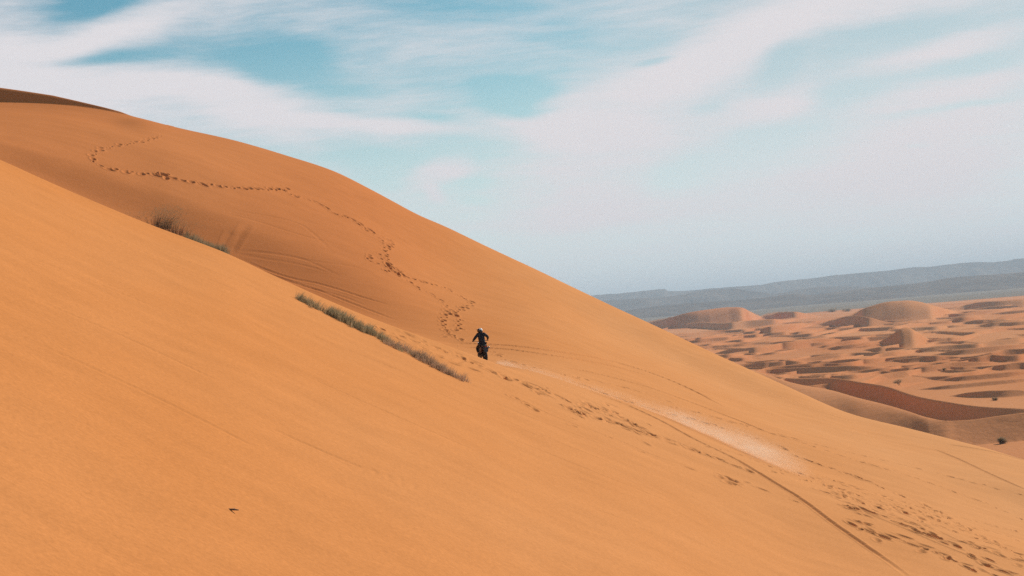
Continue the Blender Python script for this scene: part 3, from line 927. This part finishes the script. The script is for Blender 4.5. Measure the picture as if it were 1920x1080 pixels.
shrub('desert_shrub', behind_crest(288, 79.8), 2.6, 0.95, 1300, 'thin grey green shrub behind the crest, upper one of the pair', clumps=8)
shrub('desert_shrub', behind_crest(322, 79.6), 2.4, 0.85, 1300, 'denser dark green shrub behind the crest, lower one of the pair', clumps=7)
_c = [behind_crest(u, 79.8) for u in (345, 360, 375, 390, 402, 414, 424)]
V = []; Fc = []
for k in range(1900):
    s = random.random() ** 0.9 * (len(_c) - 1)
    i = int(min(s, len(_c) - 2)); p = _c[i].lerp(_c[i + 1], s - i)
    bump = 0.5 if i == 5 or i <= 1 else 0.30
    x = p.x + random.gauss(0, 0.08); y = p.y + random.gauss(0, 0.25)
    h = random.uniform(0.3, 1.0) * (bump + 0.20)
    a = random.uniform(0, 6.28); sp = random.uniform(0.1, 0.4) * h
    blade(V, Fc, (x, y, near_ground(x, y) - 0.04), h, (math.cos(a) * sp + 0.1, math.sin(a) * sp), 0.009)
tag(mesh_obj('grass', V, Fc, M_LEAF, smooth=False), 'low grass fringe behind the crest, trailing down from the shrubs', 'grass', kind='stuff')


def valley_pt(u, v):
    t, e = ray(u, v); t = float(t); e = float(e)
    c = int(np.clip(np.searchsorted(tv, t), 0, len(tv) - 1))
    ec = np.maximum.accumulate(ZV[:, c] / yv)
    r_ = int(np.clip(np.searchsorted(ec, e), 0, len(yv) - 1))
    return Vector((t * yv[r_], yv[r_], ZV[r_, c]))


for (u, v, w_, h_, n_, lab) in (
        (1879, 832, 1.9, 1.1, 700, 'round dark shrub in the reddish hollow at the right edge'),
        (1683, 719, 3.0, 1.2, 400, 'dark shrub on flat sand just above the large shaded dune face'),
        (1865, 751, 1.7, 0.7, 300, 'small low shrub at the foot of the dark dune near the right edge'),
        (1770, 696, 2.0, 0.8, 300, 'tiny shrub on pale sand between dark dune bands'),
        (1395, 622, 4.0, 1.8, 300, 'small shrub on the lit sand below the leftmost skyline dune')):
    shrub('desert_shrub', valley_pt(u, v), w_, h_, n_, lab, leaf=0.16, twig=0.03, clumps=6)


def plain_pt(u, v):
    t, e = ray(u, v)
    y = (G0 - 1.2) / float(e)
    return Vector((float(t) * y, y, G0 - 1.2))


for (u, v, w_, h_, n_, lab) in (
        (1559, 586, 24, 7, 700, 'dark shrub thicket on the grey plain, left of the two behind the dune field'),
        (1587, 585, 18, 6, 500, 'dark shrub thicket on the grey plain, right of the two behind the dune field')):
    shrub('desert_shrub', plain_pt(u, v), w_, h_, n_, lab, leaf=0.9, twig=0.15, clumps=9)

# little dead twig lying on the near slope
p, r, c = surf(437, 962, 'A')
tw = bpy.data.objects.new('dead_twig', None); COL.objects.link(tw); tw.location = (p.x, p.y, near_ground(p.x, p.y) + 0.015)
tag(tw, 'short dark twig lying alone on the near sand slope', 'twig')


def tube(pts, rads, seg=8, cap=True):
    """swept tube -> verts, faces"""
    V = []; Fc = []
    pts = [Vector(p) for p in pts]
    n = len(pts)
    prev = None
    for i, p in enumerate(pts):
        t = (pts[min(i + 1, n - 1)] - pts[max(i - 1, 0)])
        t = t.normalized() if t.length > 0 else Vector((0, 0, 1))
        if prev is None:
            a = Vector((0, 0, 1)) if abs(t.z) < 0.9 else Vector((1, 0, 0))
            nx = t.cross(a).normalized()
        else:
            nx = (prev - t * prev.dot(t)).normalized()
        prev = nx
        ny = t.cross(nx)
        r = rads[i] if isinstance(rads, (list, tuple)) else rads
        for k in range(seg):
            a = 2 * math.pi * k / seg
            V.append(p + nx * math.cos(a) * r + ny * math.sin(a) * r)
    for i in range(n - 1):
        for k in range(seg):
            j = (k + 1) % seg
            Fc.append((i * seg + k, i * seg + j, (i + 1) * seg + j, (i + 1) * seg + k))
    if cap:
        Fc.append(tuple(range(seg))[::-1]); Fc.append(tuple((n - 1) * seg + k for k in range(seg)))
    return V, Fc


def join(*parts):
    V = []; Fc = []
    for v, f in parts:
        o = len(V); V += list(v); Fc += [tuple(i + o for i in q) for q in f]
    return V, Fc


v_, f_ = join(tube([(-0.10, 0.05, 0.03), (0, 0.0, 0.028), (0.12, -0.04, 0.012)], [0.022, 0.02, 0.012], 6),
              tube([(0.0, 0.0, 0.028), (0.03, 0.05, 0.05)], [0.010, 0.005], 5))
mesh_obj('stem', v_, f_, M_TWIG, tw)

# ------------------------------------------------------------------ motorcycle and rider
M_BLACK = principled('black_plastic', (0.012, 0.012, 0.014), 0.5)
M_RUB = principled('tyre_rubber', (0.02, 0.019, 0.018), 0.85, noise=0.4)
M_MET = principled('grey_metal', (0.35, 0.35, 0.36), 0.35, 0.9)
M_DKM = principled('dark_metal', (0.06, 0.06, 0.065), 0.45, 0.7)
M_RED = principled('red_plastic', (0.055, 0.010, 0.010), 0.5)
M_LAMP = principled('tail_lamp_red', (0.30, 0.01, 0.01), 0.3)
M_WHITE = principled('white_plastic', (0.78, 0.77, 0.75), 0.35)
M_JACKET = principled('navy_black_cloth', (0.010, 0.013, 0.021), 0.85, noise=0.3, nscale=30)
M_TROUSERS = principled('dark_trousers', (0.014, 0.013, 0.016), 0.85, noise=0.3, nscale=30)
M_SKIN = principled('skin', (0.36, 0.17, 0.11), 0.55)
M_BOOT = principled('boot_leather', (0.03, 0.018, 0.014), 0.6)
M_VISOR = principled('dark_visor', (0.02, 0.012, 0.012), 0.25)

gx = ray(906, 676)[0] * 86.0
RY = 86.0
ground = near_ground(gx, RY)
bike = bpy.data.objects.new('motorcycle', None); COL.objects.link(bike)
bike.location = (gx, RY, ground)
HEAD = R(12)
# slope of the ground along the bike
fx, fy = -math.sin(HEAD), math.cos(HEAD)
pitchb = math.atan2(near_ground(gx + fx * 0.8, RY + fy * 0.8) - near_ground(gx - fx * 0.6, RY - fy * 0.6), 1.4)
bike.rotation_euler = (pitchb, R(0), HEAD)
tag(bike, 'dark off-road motorcycle seen from behind, climbing over the sand saddle', 'motorcycle')


def torus(R1, r1, n1=28, n2=10, x0=0.0, knob=0.0, squash=1.0):
    V = []; Fc = []
    for i in range(n1):
        a = 2 * math.pi * i / n1
        for k in range(n2):
            q = 2 * math.pi * k / n2
            rr = R1 + (r1 + (knob if (i % 2 == 0 and abs(q) < 1.2 or (i % 2 == 0 and q > 5.1)) else 0)) * math.cos(q)
            V.append((x0 + r1 * squash * math.sin(q), rr * math.cos(a), rr * math.sin(a)))
    for i in range(n1):
        for k in range(n2):
            i2 = (i + 1) % n1; k2 = (k + 1) % n2
            Fc.append((i * n2 + k, i * n2 + k2, i2 * n2 + k2, i2 * n2 + k))
    return V, Fc


def part(name, vf, mat, parent, loc=(0, 0, 0), smooth=True, bevel=0.0):
    o = mesh_obj(name, vf[0], vf[1], mat, parent, smooth)
    o.location = loc
    if bevel:
        md = o.modifiers.new('bevel', 'BEVEL'); md.width = bevel; md.segments = 2
    return o


def loft(secs, seg=14, power=2.4):
    """secs: (y, z, halfwidth, halfheight) superellipse sections along +Y"""
    V = []; Fc = []
    for (y, z, hw, hh) in secs:
        for k in range(seg):
            a = 2 * math.pi * k / seg
            c, s = math.cos(a), math.sin(a)
            V.append((math.copysign(abs(c) ** (2 / power), c) * hw, y, z + math.copysign(abs(s) ** (2 / power), s) * hh))
    n = len(secs)
    for i in range(n - 1):
        for k in range(seg):
            j = (k + 1) % seg
            Fc.append((i * seg + k, (i + 1) * seg + k, (i + 1) * seg + j, i * seg + j))
    Fc.append(tuple(range(seg))); Fc.append(tuple((n - 1) * seg + k for k in range(seg))[::-1])
    return V, Fc


WR = 0.31
for nm, y, rad, wd in (('rear_wheel', -0.62, WR, 0.078), ('front_wheel', 0.80, WR + 0.02, 0.05)):
    w = part(nm, join(tube([(-0.06, 0, 0), (0.06, 0, 0)], 0.035, 12), *[tube([(0.02 * (1 if k % 2 else -1), 0, 0), (0, math.cos(k * math.pi / 8) * (rad - 0.07), math.sin(k * math.pi / 8) * (rad - 0.07))], 0.003, 4) for k in range(16)]), M_MET, bike, (0, y, rad - 0.015))
    part('tyre', torus(rad - 0.055, wd, 36, 12, knob=0.012), M_RUB, w)
    part('rim', torus(rad - 0.085, 0.014, 36, 8, squash=2.0), M_MET, w)
part('frame', join(tube([(0, 0.52, 0.92), (0, 0.2, 0.74), (0, -0.25, 0.70), (0, -0.6, 0.78)], 0.022, 8),
                   tube([(0, 0.52, 0.86), (0, 0.42, 0.5), (0, 0.30, 0.27), (0, -0.1, 0.27), (0, -0.15, 0.55), (0, -0.25, 0.70)], 0.020, 8)), M_DKM, bike)
part('swingarm', join(tube([(-0.09, -0.12, 0.40), (-0.10, -0.62, WR)], [0.028, 0.02], 8), tube([(0.09, -0.12, 0.40), (0.10, -0.62, WR)], [0.028, 0.02], 8)), M_DKM, bike)
part('engine', join(loft([(-0.12, 0.40, 0.10, 0.10), (-0.05, 0.40, 0.14, 0.14), (0.15, 0.38, 0.14, 0.14), (0.25, 0.38, 0.09, 0.10)]),
                    loft([(0.05, 0.58, 0.09, 0.08), (0.12, 0.60, 0.10, 0.10), (0.22, 0.62, 0.09, 0.08)])), M_DKM, bike)
part('fuel_tank', loft([(-0.02, 0.80, 0.07, 0.06), (0.08, 0.84, 0.13, 0.10), (0.25, 0.86, 0.16, 0.12), (0.40, 0.86, 0.14, 0.11), (0.50, 0.88, 0.06, 0.06)]), M_BLACK, bike)
part('seat', loft([(-0.62, 0.82, 0.07, 0.03), (-0.5, 0.82, 0.10, 0.045), (-0.2, 0.79, 0.12, 0.05), (0.0, 0.80, 0.10, 0.05), (0.1, 0.84, 0.07, 0.04)]), M_BLACK, bike)
rf = part('rear_fender', loft([(-1.00, 0.80, 0.085, 0.012), (-0.85, 0.80, 0.11, 0.02), (-0.6, 0.76, 0.13, 0.035), (-0.3, 0.70, 0.12, 0.05)], power=3), M_BLACK, bike)
part('tail_lamp', loft([(-1.02, 0.765, 0.04, 0.025), (-0.98, 0.765, 0.05, 0.03), (-0.93, 0.77, 0.04, 0.025)], power=4), M_LAMP, bike)
pv, pf = [], []
part('number_plate', ([(-0.10, -1.0, 0.50), (0.10, -1.0, 0.50), (0.12, -0.97, 0.74), (-0.12, -0.97, 0.74), (-0.10, -0.98, 0.50), (0.10, -0.98, 0.50), (0.12, -0.95, 0.74), (-0.12, -0.95, 0.74)],
                      [(0, 1, 2, 3), (7, 6, 5, 4), (0, 4, 5, 1), (1, 5, 6, 2), (2, 6, 7, 3), (3, 7, 4, 0)]), M_DKM, bike, smooth=False)
for sx in (-1, 1):
    part('side_panel', loft([(-0.66, 0.68, 0.03, 0.06), (-0.50, 0.62, 0.055, 0.15), (-0.15, 0.60, 0.055, 0.15), (0.0, 0.60, 0.03, 0.08)]), M_RED, bike, (0.135 * sx, 0, 0))
    part('fork', join(tube([(0.095 * sx, 0.80, WR), (0.095 * sx, 0.62, 0.72)], 0.026, 10), tube([(0.095 * sx, 0.62, 0.72), (0.095 * sx, 0.50, 1.0)], 0.02, 10)), M_MET, bike)
    part('footrest', tube([(0.10 * sx, -0.02, 0.33), (0.24 * sx, -0.02, 0.33)], 0.016, 8), M_DKM, bike)
    part('mirror', join(tube([(0.27 * sx, 0.36, 1.06), (0.33 * sx, 0.40, 1.20)], 0.006, 6), loft([(0.395, 1.22, 0.05, 0.03), (0.41, 1.22, 0.055, 0.035), (0.425, 1.22, 0.03, 0.02)])), M_BLACK, bike) if False else None
part('front_fender', loft([(0.50, 0.72, 0.05, 0.02), (0.75, 0.73, 0.08, 0.03), (1.0, 0.70, 0.07, 0.02), (1.15, 0.66, 0.04, 0.01)]), M_BLACK, bike)
hb = part('handlebar', tube([(-0.41, 0.30, 1.06), (-0.28, 0.36, 1.08), (-0.12, 0.47, 1.04), (0.12, 0.47, 1.04), (0.28, 0.36, 1.08), (0.41, 0.30, 1.06)], 0.012, 8), M_DKM, bike)
for sx in (-1, 1):
    part('grip', tube([(0.41 * sx, 0.30, 1.06), (0.30 * sx, 0.35, 1.077)], 0.018, 10), M_RUB, hb)
part('headlamp', loft([(0.55, 0.92, 0.10, 0.10), (0.63, 0.92, 0.09, 0.09), (0.68, 0.91, 0.06, 0.07)]), M_WHITE, bike)
ex = part('exhaust', join(tube([(0.15, 0.25, 0.45), (0.17, 0.05, 0.50), (0.18, -0.25, 0.60)], 0.022, 8),
                          tube([(0.19, -0.25, 0.60), (0.20, -0.75, 0.72)], [0.045, 0.05], 12)), M_MET, bike)

# rider, built in the motorcycle's frame so that hands, seat and feet meet it
person = None


def skin_fig(name, nodes, edges, mat, parent, root_i=0, sub=2):
    me = bpy.data.meshes.new(name)
    me.from_pydata([n[0] for n in nodes], edges, [])
    o = bpy.data.objects.new(name, me); COL.objects.link(o)
    if parent: o.parent = parent
    sk = o.modifiers.new('skin', 'SKIN')
    sk.use_smooth_shade = True
    sv = me.skin_vertices[0].data if me.skin_vertices else None
    if sv is None:
        bpy.context.view_layer.objects.active = o
        bm = bmesh.new(); bm.from_mesh(me)
        bm.verts.layers.skin.verify(); bm.to_mesh(me); bm.free()
        sv = me.skin_vertices[0].data
    for i, n in enumerate(nodes):
        r = n[1]
        sv[i].radius = r if isinstance(r, tuple) else (r, r)
        sv[i].use_root = (i == root_i)
    ss = o.modifiers.new('sub', 'SUBSURF'); ss.levels = sub; ss.render_levels = sub
    me.materials.append(mat)
    dg = bpy.context.evaluated_depsgraph_get()
    nm = bpy.data.meshes.new_from_object(o.evaluated_get(dg))
    nm.name = name
    o.modifiers.clear()
    o.data = nm
    if not nm.materials: nm.materials.append(mat)
    nm.polygons.foreach_set('use_smooth', [True] * len(nm.polygons))
    return o


J = {
    'pelvis': (0, -0.16, 0.93), 'waist': (-0.01, -0.14, 1.06), 'chest': (-0.01, -0.06, 1.26), 'upchest': (-0.01, -0.03, 1.38),
    'neck': (-0.015, 0.0, 1.47), 'head': (-0.02, 0.02, 1.555), 'crown': (-0.02, 0.02, 1.65),
    'shL': (-0.175, -0.02, 1.40), 'elL': (-0.345, 0.04, 1.20), 'wrL': (-0.395, 0.235, 1.10), 'haL': (-0.385, 0.30, 1.085),
    'shR': (0.155, -0.02, 1.40), 'elR': (0.345, 0.02, 1.235), 'wrR': (0.365, 0.24, 1.12), 'haR': (0.365, 0.31, 1.095),
    'hipL': (-0.10, -0.14, 0.88), 'knL': (-0.205, 0.24, 0.72), 'anL': (-0.185, 0.00, 0.40), 'toL': (-0.185, 0.15, 0.365), 'heL': (-0.185, -0.06, 0.375),
    'hipR': (0.10, -0.14, 0.88), 'knR': (0.205, 0.24, 0.72), 'anR': (0.185, 0.00, 0.40), 'toR': (0.185, 0.15, 0.365), 'heR': (0.185, -0.06, 0.375),
}


def nodes_of(spec):
    names = [s[0] for s in spec]
    return [(J[s[0]], s[1]) for s in spec], names


spec = [('pelvis', (0.125, 0.10)), ('waist', (0.115, 0.09)), ('chest', (0.135, 0.10)), ('upchest', (0.125, 0.085)), ('neck', (0.052, 0.055)), ('head', (0.072, 0.088)), ('crown', (0.06, 0.075)),
        ('shL', 0.055), ('elL', 0.040), ('wrL', 0.027), ('haL', (0.034, 0.022)), ('shR', 0.055), ('elR', 0.040), ('wrR', 0.027), ('haR', (0.034, 0.022)),
        ('hipL', 0.085), ('knL', 0.058), ('anL', 0.038), ('toL', 0.032), ('heL', 0.034), ('hipR', 0.085), ('knR', 0.058), ('anR', 0.038), ('toR', 0.032), ('heR', 0.034)]
ed = [('pelvis', 'waist'), ('waist', 'chest'), ('chest', 'upchest'), ('upchest', 'neck'), ('neck', 'head'), ('head', 'crown'), ('upchest', 'shL'), ('shL', 'elL'), ('elL', 'wrL'), ('wrL', 'haL'),
      ('upchest', 'shR'), ('shR', 'elR'), ('elR', 'wrR'), ('wrR', 'haR'), ('pelvis', 'hipL'), ('hipL', 'knL'), ('knL', 'anL'), ('anL', 'toL'), ('anL', 'heL'),
      ('pelvis', 'hipR'), ('hipR', 'knR'), ('knR', 'anR'), ('anR', 'toR'), ('anR', 'heR')]
nd, names = nodes_of(spec)
edges = [(names.index(a), names.index(c_)) for a, c_ in ed]
# five curled fingers on each hand, closing on the grips
for sd, sx in (('L', -1), ('R', 1)):
    hi = names.index('ha' + sd)
    hx, hy, hz = J['ha' + sd]
    for f in range(4):
        ox = (f - 1.5) * 0.021
        a = len(nd)
        nd.append(((hx + ox, hy + 0.045 - abs(f - 1.2) * 0.004, hz + 0.002), 0.0095)); names.append('f')
        nd.append(((hx + ox, hy + 0.052, hz - 0.028), 0.0085)); names.append('f')
        nd.append(((hx + ox, hy + 0.026 + f * 0.002, hz - 0.040), 0.0075)); names.append('f')
        edges += [(hi, a), (a, a + 1), (a + 1, a + 2)]
    a = len(nd)
    nd.append(((hx - sx * 0.045, hy + 0.005, hz - 0.012), 0.011)); names.append('f')
    nd.append(((hx - sx * 0.045, hy + 0.035, hz - 0.030), 0.009)); names.append('f')
    edges += [(hi, a), (a, a + 1)]
person = skin_fig('person', nd, edges, M_SKIN, None)
person.matrix_world = bike.matrix_basis.copy()
person.location = bike.location; person.rotation_euler = bike.rotation_euler
tag(person, 'rider in black jacket and white topped helmet, arms out to the handlebar, seen from behind', 'person')


def garment(name, spec, ed, mat):
    nd, nn = nodes_of(spec)
    return skin_fig(name, nd, [(nn.index(a), nn.index(c_)) for a, c_ in ed], mat, person)


J['hem'] = (0, -0.19, 0.85)
J['collar'] = (-0.013, -0.01, 1.445)
J['cufL'] = tuple(np.array(J['wrL']) * 0.97 + np.array(J['elL']) * 0.03)
J['cufR'] = tuple(np.array(J['wrR']) * 0.97 + np.array(J['elR']) * 0.03)
garment('jacket', [('hem', (0.205, 0.150)), ('waist', (0.180, 0.130)), ('chest', (0.198, 0.140)), ('upchest', (0.170, 0.115)), ('collar', (0.075, 0.075)),
                   ('shL', 0.090), ('elL', 0.072), ('cufL', 0.050), ('shR', 0.090), ('elR', 0.072), ('cufR', 0.050)],
        [('hem', 'waist'), ('waist', 'chest'), ('chest', 'upchest'), ('upchest', 'collar'), ('upchest', 'shL'), ('shL', 'elL'), ('elL', 'cufL'),
         ('upchest', 'shR'), ('shR', 'elR'), ('elR', 'cufR')], M_JACKET)
J['calL'] = tuple(np.array(J['anL']) * 0.75 + np.array(J['knL']) * 0.25); J['calR'] = tuple(np.array(J['anR']) * 0.75 + np.array(J['knR']) * 0.25)
garment('trousers', [('pelvis', (0.16, 0.13)), ('hipL', 0.12), ('knL', 0.095), ('calL', 0.082), ('hipR', 0.12), ('knR', 0.095), ('calR', 0.082)],
        [('pelvis', 'hipL'), ('hipL', 'knL'), ('knL', 'calL'), ('pelvis', 'hipR'), ('hipR', 'knR'), ('knR', 'calR')], M_TROUSERS)
for s_ in 'LR':
    garment('boot', [('cal' + s_, 0.058), ('an' + s_, 0.052), ('to' + s_, (0.046, 0.044)), ('he' + s_, 0.046)],
            [('cal' + s_, 'an' + s_), ('an' + s_, 'to' + s_), ('an' + s_, 'he' + s_)], M_BOOT)


def ellipsoid(c, r, n=18, m_=12, zmin=-1.0, cut=None):
    V = []; Fc = []
    for i in range(m_ + 1):
        ph = -math.pi / 2 + math.pi * i / m_
        sz = math.sin(ph)
        if sz < zmin: ph = math.asin(zmin); sz = zmin
        for k in range(n):
            a = 2 * math.pi * k / n
            V.append((c[0] + r[0] * math.cos(ph) * math.cos(a), c[1] + r[1] * math.cos(ph) * math.sin(a), c[2] + r[2] * sz))
    for i in range(m_):
        for k in range(n):
            j = (k + 1) % n
            Fc.append((i * n + k, i * n + j, (i + 1) * n + j, (i + 1) * n + k))
    return V, Fc


HT = R(72)   # head turned to the left
hel = part('helmet', ellipsoid((0, 0, 0.02), (0.106, 0.120, 0.110), 20, 14, 0.15), M_WHITE, person, (J['head'][0], J['head'][1], J['head'][2] + 0.02))
hel.rotation_euler = (0, 0, HT)
part('visor', ellipsoid((0, 0.055, 0.005), (0.119, 0.108, 0.112), 18, 12, -0.9), M_VISOR, hel)
part('helmet_lining', ellipsoid((0, 0.0, -0.035), (0.108, 0.124, 0.090), 18, 12, -0.8), M_BLACK, hel)
part('peak', loft([(0.10, 0.075, 0.09, 0.012), (0.16, 0.08, 0.085, 0.01), (0.21, 0.07, 0.06, 0.006)]), M_VISOR, hel)

# ------------------------------------------------------------------ dust hanging behind the motorcycle
P0 = surf(930, 681, 'R')[0]; P1 = surf(1520, 902, 'R')[0]
Ld = (P1 - P0).length
ax = (P1 - P0).normalized()
side = Vector((0, 0, 1)).cross(ax).normalized()
up = ax.cross(side).normalized()
mdl = bpy.data.meshes.new('dust_trail')
bm = bmesh.new()
nrm = 26
rows = []
HD, WDT = 2.6, 4.6
for i in range(nrm + 1):
    s = i / nrm
    x = s * Ld
    rr = [bm.verts.new((x, y, z)) for y, z in ((-WDT, -1.2), (WDT, -1.2), (WDT, HD), (-WDT, HD))]
    rows.append(rr)
for i in range(nrm):
    a, c_ = rows[i], rows[i + 1]
    for k in range(4):
        j = (k + 1) % 4
        bm.faces.new((a[k], a[j], c_[j], c_[k]))
bm.faces.new(rows[0][::-1]); bm.faces.new(rows[-1])
bmesh.ops.recalc_face_normals(bm, faces=bm.faces)
bm.to_mesh(mdl); bm.free()
dust = bpy.data.objects.new('dust_trail', mdl); COL.objects.link(dust)
mw = Matrix((ax, side, up)).transposed().to_4x4(); mw.translation = P0
dust.matrix_world = mw

tag(dust, 'pale dust trail hanging over the slope behind the motorcycle', 'dust', kind='stuff')
# ground offset of the track from the straight line, sampled for the shader
xs = np.linspace(0, 1, 9)
track = [(930, 681), (1000, 697), (1060, 716), (1150, 747), (1230, 775), (1330, 818), (1420, 858), (1520, 902)]
tl_ = []
for (u, v) in track:
    pw = surf(u, v, 'R')[0] - P0
    tl_.append((pw.dot(ax) / Ld, pw.dot(side), pw.dot(up)))
tl_ = np.array(tl_)

M_DUST = bpy.data.materials.new('dust')
nt = nt_new(M_DUST); b = NB(nt)
tcd = b.n('ShaderNodeTexCoord')
ox, oy, oz = b.xyz(tcd.outputs['Object'])
sx_ = b.math('DIVIDE', ox, Ld)


def fcurve(sock, arr, lo, hi):
    """float curve through sampled values, returns value socket"""
    fc = b.n('ShaderNodeFloatCurve')
    cm = fc.mapping.curves[0]
    pts_ = [(float(x), float((y - lo) / (hi - lo))) for x, y in arr]
    cm.points[0].location = pts_[0]; cm.points[1].location = pts_[-1]
    for p_ in pts_[1:-1]: cm.points.new(*p_)
    fc.mapping.update()
    b.link(sock, fc.inputs['Value'])
    return b.math('ADD', b.math('MULTIPLY', fc.outputs[0], hi - lo), lo)


cy = fcurve(sx_, [(x, y) for x, y in zip(tl_[:, 0], tl_[:, 1])], -8, 8)
cz = fcurve(sx_, [(x, z) for x, z in zip(tl_[:, 0], tl_[:, 2])], -8, 8)
rad = fcurve(sx_, [(0, 0.14), (0.12, 0.22), (0.25, 0.22), (0.4, 0.36), (0.6, 0.62), (0.8, 0.75), (0.93, 0.75), (1.0, 0.6)], 0, 2)
den = fcurve(sx_, [(0, 0.0), (0.03, 1.2), (0.15, 1.4), (0.28, 1.05), (0.45, 1.0), (0.6, 1.0), (0.78, 0.95), (0.88, 0.6), (0.95, 0.25), (1.0, 0.0)], 0, 2)
ddy = b.math('DIVIDE', b.math('SUBTRACT', oy, cy), rad)
ddz = b.math('DIVIDE', b.math('SUBTRACT', oz, b.math('ADD', cz, b.math('MULTIPLY', rad, 0.35))), b.math('MULTIPLY', rad, 0.8))
r2 = b.math('ADD', b.math('MULTIPLY', ddy, ddy), b.math('MULTIPLY', ddz, ddz))
gs = b.math('EXPONENT', b.math('MULTIPLY', r2, -1.3))
nzd = b.noise(b.mapping(tcd.outputs['Object'], sc=(0.35, 1, 1)), 1.6, 5, 0.65).outputs[0]
nzd = b.mapr(nzd, 0.34, 0.66, 0.05, 1.7)
dns = b.math('MULTIPLY', b.math('MULTIPLY', gs, den), nzd)
dns = b.math('MULTIPLY', dns, 0.55)
vol = b.n('ShaderNodeVolumePrincipled')
vol.inputs['Color'].default_value = (0.93, 0.77, 0.62, 1)
vol.inputs['Anisotropy'].default_value = 0.3
b.link(dns, vol.inputs['Density'])
o_ = b.n('ShaderNodeOutputMaterial'); b.link(vol.outputs[0], o_.inputs['Volume'])
mdl.materials.append(M_DUST)

# ------------------------------------------------------------------ haze
hz = bpy.data.meshes.new('haze')
bm = bmesh.new()
bmesh.ops.create_cube(bm, size=1.0)
for v in bm.verts:
    v.co.x = v.co.x * 92000; v.co.y = v.co.y * 92000; v.co.z = (G0 - 3.0) if v.co.z < 0 else 330.0
bm.to_mesh(hz); bm.free()
ho = bpy.data.objects.new('haze', hz); COL.objects.link(ho)
tag(ho, kind='stuff')
M_HAZE = bpy.data.materials.new('haze')
nt = nt_new(M_HAZE); b = NB(nt)
vol = b.n('ShaderNodeVolumePrincipled')
vol.inputs['Color'].default_value = (0.70, 0.84, 0.965, 1)
vol.inputs['Density'].default_value = 0.000078
vol.inputs['Anisotropy'].default_value = 0.0
o_ = b.n('ShaderNodeOutputMaterial'); b.link(vol.outputs[0], o_.inputs['Volume'])
hz.materials.append(M_HAZE)
